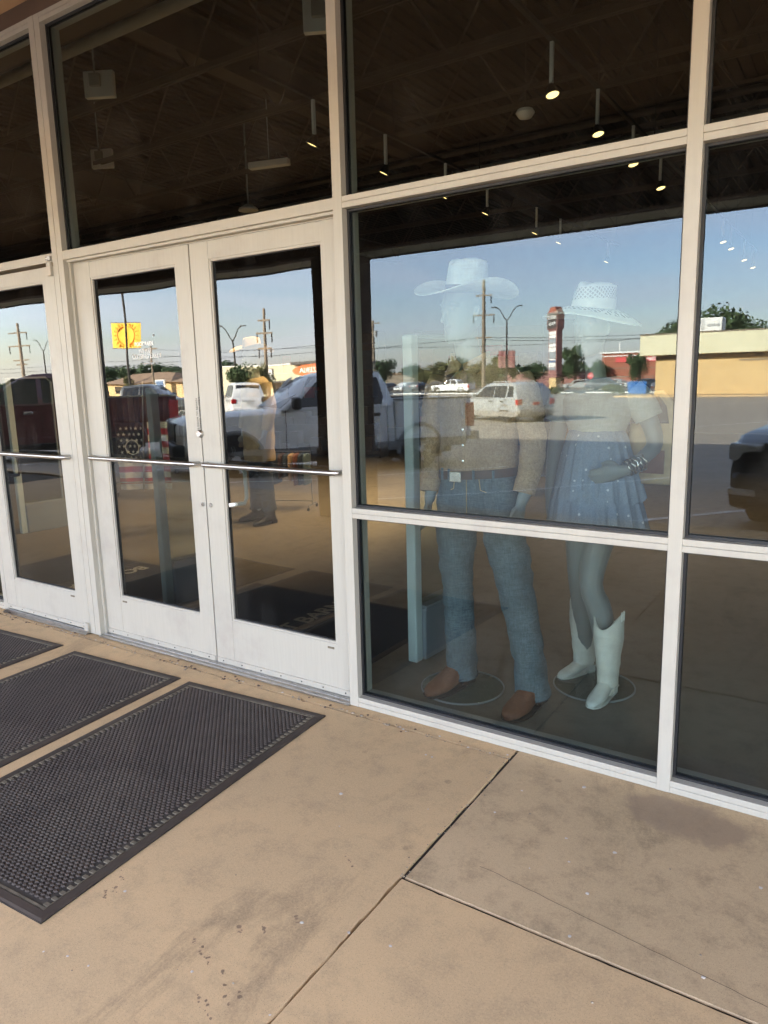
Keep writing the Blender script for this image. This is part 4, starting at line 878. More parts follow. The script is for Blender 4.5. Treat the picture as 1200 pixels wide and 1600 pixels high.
# ================================================================== VEHICLES
def half(w,zb,zt,flat=.03,belt=.62,tuck=.90):
    h=zt-zb; return [(0,zb),(w*tuck,zb),(w*.985,zb+.10*h),(w,zb+.45*h),(w*.995,zb+belt*h),(w*.955,zt-.05*h),(w*.88,zt),(0,zt+flat)]
def ringx(x,pts): return [(x,y,z) for y,z in pts]+[(x,-y,z) for y,z in reversed(pts[1:-1])]
def wheel(t,x,y,r,wd,mat_r,spokes=6):
    s=1 if y>0 else -1
    w=MB(); w.lathe([(r*.62,-wd/2),(r*.93,-wd/2),(r,-wd/2+.03),(r,wd/2-.03),(r*.93,wd/2),(r*.62,wd/2)],28,(x,y-s*wd/2,r),'y'); wo_=MB(); wh=w.build('wheel',M['tyre'],t,smooth=40)
    w=MB(); w.lathe([(r*.52,0),(r*.68,0),(r*.68,.022),(r*.60,.022),(r*.52,0)],28,(x,y-s*.01,r),'y',False)
    for k in range(spokes):
        a=2*PI*k/spokes+.3; d=Vector((math.cos(a),0,math.sin(a))); n_=Vector((-math.sin(a),0,math.cos(a)))
        c=Vector((x,y-s*.012,r)); p=[c+d*.05-n_*.03,c+d*.05+n_*.03,c+d*r*.6+n_*.035,c+d*r*.6-n_*.035]; off=Vector((0,s*.016,0)); w.add(p+[v+off for v in p],[(3,2,1,0),(4,5,6,7),(0,1,5,4),(1,2,6,5),(2,3,7,6),(3,0,4,7)])
    w.lathe([(0,-.02),(.07,-.02),(.06,.02),(0,.02)],14,(x,y-s*.008,r),'y'); w.build('rim',mat_r,wh)
    w=MB(); w.lathe([(0,-.05),(r*.64,-.05),(r*.64,-.03),(0,-.03)],24,(x,y-s*.06,r),'y'); w.build('brake_disc',M['black'],wh)
def arch(t,x,y,r,mat):
    s=1 if y>0 else -1; w=MB(); w.prism([(x+r*1.13*math.cos(a),r+r*1.13*math.sin(a)) for a in [PI*i/20 for i in range(21)]]+[(x-r*1.13,r*.55),(x+r*1.13,r*.55)],lambda a,b,d:(a,d,b),y-s*.30,y+s*.004); w.build('arch_shade_fill',M['black'],t)  # black plug proud of the body, its colour stands for shade inside the arch
    w=MB(); w.tube([(x+r*1.17*math.cos(a),y-s*.005,r+r*1.17*math.sin(a)) for a in [-.15+(PI+.3)*i/24 for i in range(25)]],(.045,.022),8,up=(0,1,0)); w.build('arch_flare',mat,t,smooth=60)
def sidewin(t,cab,poly,mat,name='window',prd=.006,both=True):
    wb,zb,wr,zr=cab
    for s in ((1,-1) if both else (1,)):
        f=lambda a,b,d:(a,s*(wb+(wr-wb)*(b-zb)/(zr-zb)+d),b)
        w=MB(); w.prism(poly,f,-.01,prd); w.build(name,mat,t)
def quadpart(t,name,mat,pts,d):
    a,b,c,e=[Vector(p) for p in pts]; n_=(b-a).cross(e-a).normalized()*d; w=MB(); w.add([a,b,c,e,a+n_,b+n_,c+n_,e+n_],[(3,2,1,0),(4,5,6,7),(0,1,5,4),(1,2,6,5),(2,3,7,6),(3,0,4,7)]); return w.build(name,mat,t)
def bx(t,name,mat,*b,bevel=.012):
    w=MB(); w.box(*b); return w.build(name,mat,t,bevel=bevel)
def pickup(label,loc,rz,pm,lower,flare,rimm,sc=1.0,grille='black',group=None):
    t=thing('pickup_truck',label,'pickup truck',loc,rz,group); t.scale=(sc,)*3
    w=MB(); st=[(2.82,.60,1.02,.80),(2.76,.55,1.10,.90),(2.55,.50,1.17,.965),(2.0,.45,1.21,.985),(1.3,.42,1.24,.99),(.95,.42,1.27,.99),(.5,.42,1.30,.99),(-1.28,.42,1.31,.99)]
    w.loft([ringx(x,half(wd,zb,zt)) for x,zb,zt,wd in st]); w.build('body',pm,t,smooth=35)
    w=MB(); w.loft([ringx(x,half(wd+.006,.40,.62,0,.8)) for x,zb,zt,wd in st[2:]]+[ringx(-2.9,half(.985,.42,.64,0,.8))]); w.build('lower_body',lower,t,smooth=35)
    w=MB()   # bed: two sides, floor, tailgate
    for s in (-1,1):
        a,b=sorted((s*.99,s*.90)); w.box(-3.0,-1.31,a,b,.60,1.36)
    w.box(-3.0,-1.31,-.9,.9,.60,.74); bd=w.build('bed',pm,t,bevel=.02)
    bx(t,'bed_rail',M['black'],-3.0,-1.31,.89,1.0,1.362,1.39); bx(t,'bed_rail',M['black'],-3.0,-1.31,-1.0,-.89,1.362,1.39); bx(t,'tailgate',pm,-3.06,-3.002,-.89,.89,.66,1.37,bevel=.02); bx(t,'bed_front',pm,-1.36,-1.312,-.9,.9,.74,1.36)
    cab=[(.98,1.27,.93,1.285),(.55,1.27,.86,1.60),(.15,1.27,.79,1.86),(-.15,1.27,.77,1.93),(-.6,1.27,.77,1.945),(-1.08,1.27,.775,1.92),(-1.2,1.27,.80,1.72),(-1.285,1.27,.86,1.32)]
    w=MB(); rg=[]
    for x,zb,wr,zr in cab: h=zr-zb; wb=.975; rg.append([(x,.0,zb),(x,wb,zb),(x,wb-(wb-wr)*.9,zb+h*.88),(x,wr-.06,zr),(x,0,zr+.015),(x,-wr+.06,zr),(x,-(wb-(wb-wr)*.9),zb+h*.88),(x,-wb,zb)])
    w.loft(rg); w.build('cabin',pm,t,smooth=35)
    sw=(.975,1.27,.79,1.90)
    sidewin(t,sw,[(.74,1.31),(-.20,1.31),(-.20,1.84),(.14,1.83),(.30,1.72)],M['cglass']); sidewin(t,sw,[(-.30,1.31),(-1.02,1.31),(-1.08,1.45),(-1.00,1.82),(-.30,1.85)],M['cglass'])
    sidewin(t,sw,[(.86,1.30),(.80,1.30),(.30,1.76),(.20,1.86),(.26,1.86),(.36,1.78)],M['rim'] if pm is M['pwhite'] else M['black'],'window_trim',.004)
    quadpart(t,'windshield',M['cglass'],[(.955,-.80,1.305),(.955,.80,1.305),(.17,.68,1.845),(.17,-.68,1.845)],.012); quadpart(t,'rear_window',M['cglass'],[(-1.275,.72,1.36),(-1.275,-.72,1.36),(-1.20,-.66,1.74),(-1.20,.66,1.74)],.014)
    for s in (-1,1):
        for x in (-.26,-1.14,.92):
            w=MB(); w.tube([(x,s*.992,.56),(x,s*.997,.9),(x,s*.985,1.27)],.005,6); w.build('door_seam',M['black'],t)
        for x in (-.08,-.98): a,b=sorted((s*.99,s*1.025)); bx(t,'door_handle',M['chrome'] if pm is M['pmaroon'] else M['black'],x,x+.19,a,b,1.09,1.15)
        a,b=sorted((s*.98,s*1.22)); bx(t,'mirror',pm if pm is not M['pwhite'] else M['black'],.66,.80,a,b,1.28,1.50,bevel=.04)
        a,b=sorted((s*.62,s*.955)); bx(t,'headlight',M['lens'],2.60,2.785,a,b,.88,1.08,bevel=.03)
        a,b=sorted((s*.90,s*1.0)); bx(t,'taillight',M['tail'],-3.075,-2.86,a,b,.80,1.27,bevel=.02)
        a,b=sorted((s*.60,s*1.02)); bx(t,'running_board',M['black'],-1.15,1.05,a,b,.40,.455)
        for x in (1.84,-1.84): arch(t,x,s*.985,.41,flare); wheel(t,x,s*.985,.41,.27,rimm)
    g=bx(t,'grille',M['blackmetal'] if grille=='black' else M['chrome'],2.775,2.845,-.60,.60,.74,1.08,bevel=.03)
    w=MB()
    for k in range(9):
        for i in range(24):
            w.box(2.845,2.856,-.57+.048*i,-.57+.048*i+.022,.77+.033*k,.77+.033*k+.016)
    w.build('grille_mesh',M['greybox'] if grille=='black' else M['chrome'],g,fix=False)
    bx(t,'front_bumper',M['blackmetal'] if grille=='black' else M['chrome'],2.70,2.93,-.95,.95,.46,.72,bevel=.05); bx(t,'rear_bumper',M['chrome'] if grille!='black' else M['greybox'],-3.22,-3.06,-.95,.95,.52,.70,bevel=.03)
    bx(t,'undercarriage',M['black'],-2.7,2.5,-.7,.7,.28,.46)
    return t
def wagon(label,name,cat,loc,rz,pm,lower,L=4.7,Wd=1.86,H=1.72,hood=1.0,nose='suv',rimm=None,wheel_r=.36,detail=2,group=None,back=.25,belt=1.02):
    """two-box body: estate car, SUV or van"""
    t=thing(name,label,cat,loc,rz,group); w2=Wd/2; f=L/2; rimm=rimm or M['rim']
    w=MB(); hz=hood
    st=[(f,.42,hz*.76,w2*.78),(f-.05,.34,hz*.86,w2*.90),(f-.30,.28,hz*.94,w2*.975),(f-.9,.26,hz,w2),(f-1.25,.26,belt,w2),(0,.25,belt+.02,w2),(-f+.5,.26,belt+.04,w2),(-f+.14,.30,belt+.04,w2*.985),(-f+.03,.38,belt+.02,w2*.95),(-f,.46,belt-.06,w2*.90)]
    w.loft([ringx(x,half(wd,zb,zt)) for x,zb,zt,wd in st]); w.build('body',pm,t,smooth=35)
    w=MB(); w.loft([ringx(x,half(wd+.008,zb-.03,.55,0,.8)) for x,zb,zt,wd in st[1:-1]]); w.build('lower_cladding',lower,t,smooth=35)
    wr=w2*.78; xc=f-1.15; xr=-f+back; rf=xc-(.95 if nose!='van' else .70)
    cab=[(xc,belt+.02,w2*.95,belt+.03),((xc+rf)/2,belt,w2*.86,(belt+H)/2+.04),(rf,belt,wr,H-.05),(rf-.35,belt,wr,H),(-f+back+.75,belt,wr,H),(xr+.22,belt,wr*.99,H-.04),(xr,belt,w2*.88,belt+.36),(-f+.05,belt-.02,w2*.94,belt+.03)]
    w=MB(); rg=[]
    for x,zb,a,zr in cab: h=zr-zb; wb=w2*.97; rg.append([(x,0,zb),(x,wb,zb),(x,wb-(wb-a)*.9,zb+h*.88),(x,a-.07,zr),(x,0,zr+.02),(x,-a+.07,zr),(x,-(wb-(wb-a)*.9),zb+h*.88),(x,-wb,zb)])
    w.loft(rg); w.build('cabin',pm,t,smooth=35)
    sw=(w2*.97,belt,wr,H); zt=H-.13; zb=belt+.045; x0=xc-.30; x1=rf-.05
    m1=(x1+xr)/2+.42; m2=m1-.95
    sidewin(t,sw,[(x0,zb),(m1+.03,zb),(m1+.03,zt),(x1,zt-.02),(x1+.14,zt-.10)],M['cglass']); sidewin(t,sw,[(m1-.03,zb),(m2+.04,zb),(m2+.04,zt),(m1-.03,zt)],M['cglass'])
    sidewin(t,sw,[(m2-.08,zb+.02),(xr+.12,zb+.05),(xr+.28,zt-.01),(m2-.08,zt)],M['cglass'])
    quadpart(t,'windshield',M['cglass'],[(xc-.03,-w2*.84,belt+.06),(xc-.03,w2*.84,belt+.06),(rf+.04,wr*.86,H-.10),(rf+.04,-wr*.86,H-.10)],.014)
    quadpart(t,'rear_window',M['cglass'],[(xr-.02,w2*.80,belt+.10),(xr-.02,-w2*.80,belt+.10),(xr+.16,-wr*.86,H-.13),(xr+.16,wr*.86,H-.13)],.02)
    for s in (-1,1):
        for x in (f-.92,-f+.98):
            arch(t,x,s*w2*.992,wheel_r,lower); wheel(t,x,s*w2*.985,wheel_r,.22,rimm,5)
        for x in (m1+.10,m2+.16): a,b=sorted((s*w2*.99,s*(w2+.025))); bx(t,'door_handle',M['black'],x,x+.17,a,b,belt-.14,belt-.09)
        for x in (m1,m2,xc-.1): w=MB(); w.tube([(x,s*w2*.99,.42),(x,s*(w2+.001),.75),(x,s*w2*.985,belt)],.005,6); w.build('door_seam',M['black'],t)
        a,b=sorted((s*w2*.98,s*(w2+.19))); bx(t,'mirror',pm,xc-.42,xc-.30,a,b,belt+.05,belt+.20,bevel=.04)
        a,b=sorted((s*w2*.55,s*w2*.93)); bx(t,'headlight',M['lens'],f-.24,f-.015,a,b,hz*.70,hz*.86,bevel=.03)
        a,b=sorted((s*w2*.72,s*w2*.985)); bx(t,'taillight',M['tail'],-f-.012,-f+.16,a,b,belt-.26,belt-.02,bevel=.03)
    bx(t,'grille',M['blackmetal'],f-.06,f+.02,-w2*.52,w2*.52,hz*.66,hz*.85,bevel=.02); bx(t,'front_bumper',lower if nose!='dark' else M['pblack'],f-.16,f+.06,-w2*.86,w2*.86,.36,hz*.60,bevel=.06); bx(t,'rear_bumper',lower,-f-.07,-f+.18,-w2*.93,w2*.93,.40,.62,bevel=.05)
    bx(t,'number_plate',M['signred'] if nose=='suv' else M['signwhite'],-f-.016,-f+.01,-.16,.16,belt-.26,belt-.15,bevel=.004); bx(t,'plate_recess',M['greybox'],-f-.012,-f+.02,-.34,.34,belt-.14,belt-.10,bevel=.004)
    if nose=='suv':
        for s in (-1,1): w=MB(); w.tube([(rf-.3,s*wr*.82,H+.0),(rf-.35,s*wr*.82,H+.06),(-f+back+.8,s*wr*.82,H+.06),(-f+back+.7,s*wr*.82,H+.0)],.018,8); w.build('roof_rail',M['greybox'],t,smooth=60)
    if nose=='dark':
        for s in (-1,1):
            w=MB(); w.tube([(f-.10,s*w2*.60,hz*.84),(f-.06,s*w2*.60,hz*.72),(f-.10,s*w2*.80,hz*.71),(f-.22,s*w2*.95,hz*.78),(f-.30,s*w2*.95,hz*.86)],.012,6); w.build('lamp_strip',M['signwhite'],t,smooth=60)
            a,b=sorted((s*w2*.58,s*w2*.88)); bx(t,'fog_lamp',M['lens'],f+.0,f+.068,a,b,.46,.54,bevel=.02)
        for k in range(3): bx(t,'grille_bar',M['chrome'],f+.018,f+.028,-w2*.50,w2*.50,hz*.70+.045*k,hz*.70+.045*k+.014,bevel=.003)
        bx(t,'plate',M['signwhite'],f+.06,f+.075,-.16,.16,.42,.54,bevel=.004)
    return t
def P3(x,y,dz=0): return (x,y,zg(y)+dz)
pickup('white crew cab pickup with grey arches and a black grille, nose to the store',P3(-7.24,-8.76,-.02),R(123),M['pwhite'],M['pgreyl'],M['pgreyl'],M['rim'],1.0)
pickup('maroon crew cab pickup parked left of the white pickup',P3(-14.95,-7.45,-.02),R(121),M['pmaroon'],M['pmaroon'],M['pmaroon'],M['chrome'],1.06,'chrome')
wagon('silver SUV with a beige lower body out in the sun','suv','car',P3(-11.5,-27.5,-.03),R(213),M['psilver'],M['ptan'],4.75,1.88,1.68,.98,'suv')
wagon('black SUV at the right with its nose to the store','suv','car',P3(2.32,-7.75,0),R(108),M['pblack'],M['pblack'],4.85,1.98,1.78,1.16,'dark',belt=1.14,wheel_r=.40)
pickup('charcoal pickup parked past the maroon pickup',P3(-27.5,-21.2),R(-30),M['pgrey'],M['pgrey'],M['pgrey'],M['rim'],1.0,'black')
wagon('white van with dark rear window past the white pickup','van','van',P3(-27.2,-27.2),R(218),M['pwhite'],M['pwhite'],4.5,1.85,1.95,1.05,'van',back=.12,belt=1.10)
pickup('small white pickup by the grass verge',P3(-41.9,-80,.0),R(180),M['pwhite'],M['pwhite'],M['black'],M['rim'],.92,'chrome')
wagon('dark navy minivan in the side road by the stop sign','minivan','car',P3(-28.6,-100,0),R(0),M['pnavy'],M['pnavy'],5.1,1.95,1.72,1.0,'van',back=.18)
# rows of parked cars beyond the verge
proto=[]
for i,(pmn,nm) in enumerate((('pgrey','charcoal'),('pred','red'),('psilver','silver'),('pwhite','white'),('pblack','black'))):
    x,y=((-79.5,-104.5),(-76.6,-105),(-73.5,-104.6),(-70.5,-105.2),(-67.4,-104.8))[i]
    proto.append(wagon('%s estate car in the far row beyond the road, among the first five'%nm,'parked_car','car',P3(x,y),R(rnd.choice((88,92,-90))),M[pmn],M[pmn],4.5,1.8,1.52,.92,'van',group='cars parked beyond the road'))
far=[(-64.3,3,'white estate car near the white post sign'),(-61.2,0,'charcoal estate car under the olive trees'),(-58,4,'black estate car under the olive trees'),(-33.8,3,'white estate car left of the stop sign'),(-36.6,2,'silver estate car left of the white car by the stop sign'),(-23.6,3,'white estate car behind the blue dumpster'),(-25.8,0,'charcoal estate car against the red brick building'),(-82.7,2,'silver estate car at the left end of the far row'),(-30.9,2,'silver estate car behind the navy minivan'),(-20.5,3,'white estate car right of the dumpster')]
for x,k,lab in far: dup(proto[k],P3(x,-104.5-rnd.random() if x<-50 else -112-rnd.random()*3),R(rnd.choice((90,-90)) if x<-50 else rnd.choice((20,160))),lab)
# ================================================================== PARKING LOT MARKINGS
LD=Vector((math.cos(R(121)),math.sin(R(121)))); LN=Vector((LD.y,-LD.x))
def pline(c,ya,yb,name='parking_line',mat='line',w=.055):
    mb=MB(); n=12
    for i in range(n):
        pts=[]
        for k in (i,i+1):
            y=ya+(yb-ya)*k/n; x=(c-LN.y*y)/LN.x
            for s in (-1,1): px=x+s*w*LN.x; py=y+s*w*LN.y; pts.append((px,py,zg(py)+.006))
        mb.add(pts,[(0,1,3,2)])
    return tag(mb.build(name,M[mat],fix=False),kind='structure')
for k in range(-7,5): pline(-3.09+3.0*k,-5.55,-10.9)
for k in range(-9,4): pline(2.5+3.0*k*1.0,-24.2,-29.2)
for k in range(-9,2): pline(-18+3.0*k,-44,-49)
mb=MB(); mb.add([(-20,-37.0,zg(-37)+.006),(-6,-38.6,zg(-38.6)+.006),(-6,-38.45,zg(-38.4)+.006),(-20,-36.85,zg(-36.8)+.006)],[(0,1,2,3)]); tag(mb.build('lane_line',M['line'],fix=False),kind='structure')
mb=MB()
for y in (-92.4,-92.9): mb.add([(-260,y,zg(y)+.006),(200,y,zg(y)+.006),(200,y+.12,zg(y)+.006),(-260,y+.12,zg(y)+.006)],[(0,1,2,3)])
tag(mb.build('road_centre_line',M['yline'],fix=False),kind='structure')
# ================================================================== TAN BUILDING ACROSS THE LOT
tbx=thing('building','yellow tan flat roofed building with a deep cream fascia across the lot','building',(-13.6,-61,zg(-61)),R(3.0))
def tbp(name,mat,*b,bevel=0):
    w=MB(); w.box(*b); return w.build(name,mat,tbx,bevel=bevel)
tbp('wall',M['tanwall'],.55,40,-18,-.9,0,3.0); tbp('recess_band',M['recess'],.5,40,-18.2,-1.0,3.0,3.75)
fa=tbp('fascia',M['creamwall'],-.55,41,-19,.1,3.35,4.98,bevel=.03)
for k in range(14): w=MB(); w.box(2.4+3*k-.015,2.4+3*k+.015,.1,.115,3.36,4.97); w.build('fascia_seam',M['creamwall'],fa)
tbp('roof_cap',M['recess'],-.6,41.05,-19.05,.15,4.982,5.06); tbp('plinth',M['tanwall'],.50,40,-18,-.84,0,.22)
tbp('wall_vent',M['recess'],7.0,9.2,-.9,-.86,2.72,2.84)
mb=MB(); mb.box(-15.5,30,-62,-58.2,zg(-60)-.2,zg(-60)+.13); tag(mb.build('building_apron',M['conc'],bevel=.03),kind='structure')
ac=thing('air_conditioner','white air conditioning unit on the roof of the tan building','air conditioner',(-9.0,-62.6,zg(-61)+5.06),R(3))
w=MB(); w.box(-1.0,1.0,-.7,.7,.08,1.1); w.build('case',M['signwhite'],ac,bevel=.02)
for k in range(9): w=MB(); w.box(-.95+.075*k,-.92+.075*k,.7,.712,.16,1.02); w.build('louvre',M['greybox'],ac)
w=MB(); w.box(-.1,.85,.7,.715,.40,.62); w.build('panel',M['greybox'],ac)
w=MB(); w.box(-.9,.9,-.6,.6,0,.08); w.build('kerb_frame',M['greybox'],ac)
db=thing('dumpster','blue steel dumpster beside the tan building','dumpster',(-15.6,-67.0,zg(-66)),R(4))
w=MB(); w.loft([[(x*s,y*s2,z) for x,y in ((-.9,-.7),(.9,-.7),(.9,.7),(-.9,.7))] for z,s,s2 in ((.12,.9,.8),(1.15,1,1),(1.16,1.03,1.03),(1.22,1.03,1.03))]); w.build('bin',M['pblue'],db,bevel=.01)
for x in (-.46,.46): w=MB(); w.box(x-.42,x+.42,-.70,.72,1.222,1.26); w.build('lid',M['signblue'],db,bevel=.01)
for s in (-1,1): w=MB(); w.box(min(s*.9,s*1.02),max(s*.9,s*1.02),-.2,.2,.6,.72); w.build('lifting_sleeve',M['pblue'],db)
for x in (-.7,.7): w=MB(); w.lathe([(0,-.03),(.09,-.03),(.09,.03),(0,.03)],12,(x,.5,.09),'x'); w.build('caster',M['black'],db)
# ================================================================== FAR BUILDINGS
rb=thing('building','red brick store with white cornice and a red sign behind the tan building','building',(-35.2,-120,zg(-118)),R(4))
def rbp(name,mat,*b,par=rb): w=MB(); w.box(*b); return w.build(name,mat,par)
rbp('wall',M['redbrick'],0,30,-16,0,0,5.6)
for z in (1.75,3.1): rbp('brick_course',M['recess'],0,30,0,.03,z,z+.14)
rbp('cornice',M['signwhite'],-.3,30.3,-16.2,.25,5.6,5.85); rbp('cornice_band',M['signwhite'],-.05,30.1,0,.08,5.1,5.25); rbp('low_wing',M['pinkbrick'],-6,0,-8,-.5,0,1.9); rbp('flagpole',M['signwhite'],2.6,2.75,-.9,-.75,5.85,7.4)
w=MB(); w.lathe([(0,0),(.16,.02),(.16,.10),(0,.12)],12,(1.2,.05,3.0),'y'); w.build('wall_lamp',M['signdark'],rb)
sg=rbp('sign_board',M['signred'],2.4,11.8,.082,.16,4.15,4.95); text('sign_lettering','HOBBY MARKET',.72,M['signwhite'],sg,(7.1,.165,4.55),(R(90),0,R(180)),ext=.004,off=.015)
sh=thing('building','cream shop block with a square white sign, left of the white pickup','building',(-72.5,-70,zg(-70)),R(-6))
def shp(name,mat,*b,par=sh): w=MB(); w.box(*b); return w.build(name,mat,par)
shp('wall',M['creamwall'],0,12.5,-10,0,0,4.2); shp('parapet',M['signwhite'],-.1,12.6,-10.1,.1,4.2,4.36); shp('awning',M['signdark'],4.5,12,0,1.0,2.0,2.2)
for k in range(4): wn_=shp('window',M['cglass'],4.9+1.8*k,6.3+1.8*k,0,.04,.5,1.95); 
sb=shp('sign_board',M['signwhite'],6.6,8.7,.01,.12,2.5,3.8); shp('sign_frame',M['signdark'],6.5,8.8,.0,.10,2.42,3.88); text('sign_lettering','J',1.0,M['signdark'],sb,(7.65,.125,3.25),(R(90),0,R(180)),ext=.003)
so2=thing('building','cream restaurant with a dark roof edge and a round orange sign behind the white pickup','building',(-59.9,-70.5,zg(-70)),R(-6))
w=MB(); w.box(0,6.3,-10,0,0,4.1); w.build('wall',M['creamwall'],so2); w=MB(); w.box(-.1,6.4,-10.2,.5,4.1,4.45); w.build('fascia',M['signdark'],so2)
w=MB(); w.loft([[(1.0+2.9*math.cos(a)+2.2,.55+d,3.3+.75*math.sin(a)) for a in [2*PI*i/26 for i in range(26)]] for d in (0,.18)]); o=w.build('sign_board',M['signorange'],so2); text('sign_lettering','PIZZERIA',.85,M['signwhite'],o,(3.2,.735,3.3),(R(90),0,R(180)),ext=.004,off=.02,sx=1.1)
for x,wd,y,lab in ((-103,14,-74,'low house with a brown shingle roof at the far left'),(-84.5,13,-72,'low house with a brown shingle roof left of the charcoal pickup')):
    hs=thing('house',lab,'house',(x,y,zg(y)),R(-4),'low brown roofed houses'); w=MB(); w.box(0,wd,-8,0,0,2.3); w.build('wall',M['tanwall'],hs)
    w=MB(); w.loft([[(-.6,.6,2.3),(wd+.6,.6,2.3),(wd+.6,-8.6,2.3),(-.6,-8.6,2.3)],[(2.2,-3.4,3.9),(wd-2.2,-3.4,3.9),(wd-2.2,-4.6,3.9),(2.2,-4.6,3.9)]]); w.build('roof',M['roofbrown'],hs)
    for k in range(3): w=MB(); w.box(1.5+4*k,3.0+4*k,0,.05,.8,1.9); w.build('window',M['cglass'],hs)
# low blocks far beyond the road
for x,wd,h,mat,lab in ((-96,22,3.2,'recess','long low brown store beyond the far cars'),(-60,14,2.8,'pinkbrick','low rose coloured store behind the olive trees')):
    b_=thing('building',lab,'building',(x,-138,zg(-135)),0); w=MB(); w.box(0,wd,-10,0,0,h); w.build('wall',M[mat],b_); w=MB(); w.box(-.2,wd+.2,-10.2,.3,h,h+.3); w.build('roof',M['roofbrown'],b_)
# ================================================================== SIGNS
py=thing('pylon_sign','tall rose coloured pylon sign with stacked white panels','sign',(-26.7,-75,zg(-75)),R(206))
py.scale=(.64,.64,1.0)
def pyp(name,mat,*b,par=py,bevel=0): w=MB(); w.box(*b); return w.build(name,mat,par,bevel=bevel)
pyp('base',M['tanwall'],-.85,.85,-.55,.55,0,1.75,bevel=.03); pyp('tower',M['pinkbrick'],-1.0,1.0,-.62,.62,1.75,6.9,bevel=.02)
hd=pyp('head',M['pinkbrick'],-1.2,1.2,-.8,.8,6.9,8.7,bevel=.03)
w=MB(); w.loft([[(-1.0,-.7,8.7),(1.0,-.7,8.7),(1.0,.7,8.7),(-1.0,.7,8.7)],[(-.55,-.7,9.25),(.55,-.7,9.25),(.55,.7,9.25),(-.55,.7,9.25)]]); w.build('gable',M['redbrick'],py)
for s in (-1,1):
    a,b=sorted((s*.80,s*.86)); o=pyp('name_board',M['signdark'],-1.05,1.05,a,b,7.0,8.6)
    text('sign_lettering','MARKET',.56,M['signwhite'],o,(0,s*.87,8.15),(R(90),0,0 if s<0 else R(180)),ext=.004,off=.012,sx=.92); text('sign_lettering','PLAZA',.56,M['signwhite'],o,(0,s*.87,7.5),(R(90),0,0 if s<0 else R(180)),ext=.004,off=.012,sx=.95)
    z=6.75
    for h,mat in ((.42,'signwhite'),(.32,'signwhite'),(.55,'signgrey'),(.42,'signwhite'),(.50,'signwhite'),(.74,'signgrey'),(.18,'signwhite'),(.22,'signblue'),(.28,'signwhite'),(.24,'signwhite'),(.30,'signgrey')):
        a,b=sorted((s*.622,s*.68)); pyp('tenant_panel',M[mat],-.82,.82,a,b,z-h,z-.04); z-=h
ss=thing('stop_sign','red octagonal stop sign at the edge of the lot','sign',P3(-29.1,-95,.0),R(176))
w=MB(); w.tube([(0,0,0),(0,0,2.3)],.04,8); w.build('post',M['greybox'],ss); w=MB(); w.prism([(.45*math.cos(PI/8+PI*i/4),1.98+.45*math.sin(PI/8+PI*i/4)) for i in range(8)],lambda a,b,d:(a,d,b),-.05,-.075); o=w.build('plate',M['signred'],ss); text('sign_lettering','STOP',.30,M['signwhite'],o,(0,-.08,1.98),(R(90),0,0),ext=.003)
rs=thing('round_sign','white round road sign on a post by the verge','sign',P3(-55.0,-82,.0),R(180))
w=MB(); w.tube([(0,0,0),(0,0,2.2)],.04,8); w.build('post',M['greybox'],rs); w=MB(); w.lathe([(0,-.05),(.42,-.05),(.42,-.08),(0,-.08)],22,(0,0,1.75),'y'); w.build('plate',M['signwhite'],rs)
bs=thing('board_sign','small blue and white board sign on a post by the houses','sign',P3(-80.5,-66),R(170)); w=MB(); w.tube([(0,0,0),(0,0,2.4)],.05,8); w.build('post',M['greybox'],bs); w=MB(); w.box(-.8,.8,-.1,.02,1.2,2.5); w.build('frame',M['signwhite'],bs); w=MB(); w.box(-.6,.6,-.13,-.102,1.35,2.3); w.build('face',M['signblue'],bs)
bb=None
for k,(x,y) in enumerate(((-70.6,-88.5),(-69.2,-88.4))):
    if bb is None:
        bb=thing('guard_post','red and yellow striped leaning marker post beyond the verge','post',P3(x,y),R(10),'striped marker posts'); w=MB(); w.tube([(0,0,0),(-.5,0,1.0),(-1.0,0,2.0)],.09,8); w.build('pole',M['yline'],bb); w=MB(); w.tube([(-.1,0,.2),(-.35,0,.7)],.095,8); w.build('red_band',M['signred'],bb)
    else: dup(bb,P3(x,y),R(10),'right hand one of the two striped leaning marker posts')
# ================================================================== POLES, LAMPS, WIRES
def upole(x,y,h,label,arms,rz=0,lamp=None,r=.16):
    t=thing('utility_pole',label,'utility pole',P3(x,y),rz,'wooden utility poles')
    w=MB(); w.tube([(0,0,0),(.0,0,h*.5),(0,0,h)],[r*1.15,r,r*.75],10); w.build('post',M['wood'],t,smooth=60)
    for z,l,dr_ in arms:
        w=MB(); w.box(-l,l,-.16,-.05,z-.09,z+.09); a=w.build('cross_arm',M['wood'],t)
        for s in dr_: w=MB(); w.tube([(s*l*.92,-.1,z-.05),(s*l*.92,-.1,z-1.05)],.07,8); w.build('insulator',M['pole'],a)
    if lamp: w=MB(); w.tube([(0,0,lamp),(.9,0,lamp+.5),(1.6,0,lamp+.35)],.05,8); w.build('lamp_bracket',M['greybox'],t,smooth=60); w=MB(); w.box(1.4,2.0,-.12,.12,lamp+.24,lamp+.36); w.build('lamp_head',M['greybox'],t,bevel=.04)
    return t
upole(-42.3,-90,15.1,'tallest wooden utility pole behind the silver SUV',[(13.0,1.1,(-1,)),(10.4,1.5,(-1,1)),(7.4,1.1,())],R(170),None,.26)
upole(-55.0,-60,10.2,'wooden utility pole above the white pickup hood',[(8.9,.8,(-1,)),(7.5,1.1,(-1,1)),(5.8,.9,(-1,1))],R(170),None,.19)
upole(-104.2,-60,11.3,'wooden utility pole at the far left, behind the maroon pickup',[(9.9,1.5,(-1,)),(8.0,1.8,(-1,1)),(6.0,1.3,()),(5.4,.9,())],R(150),None,.26)
upole(-74.2,-110,12.9,'wooden utility pole with a transformer left of the far cars',[(12.4,1.5,())],R(175),9.0,.30)
o=COL.objects[-1]
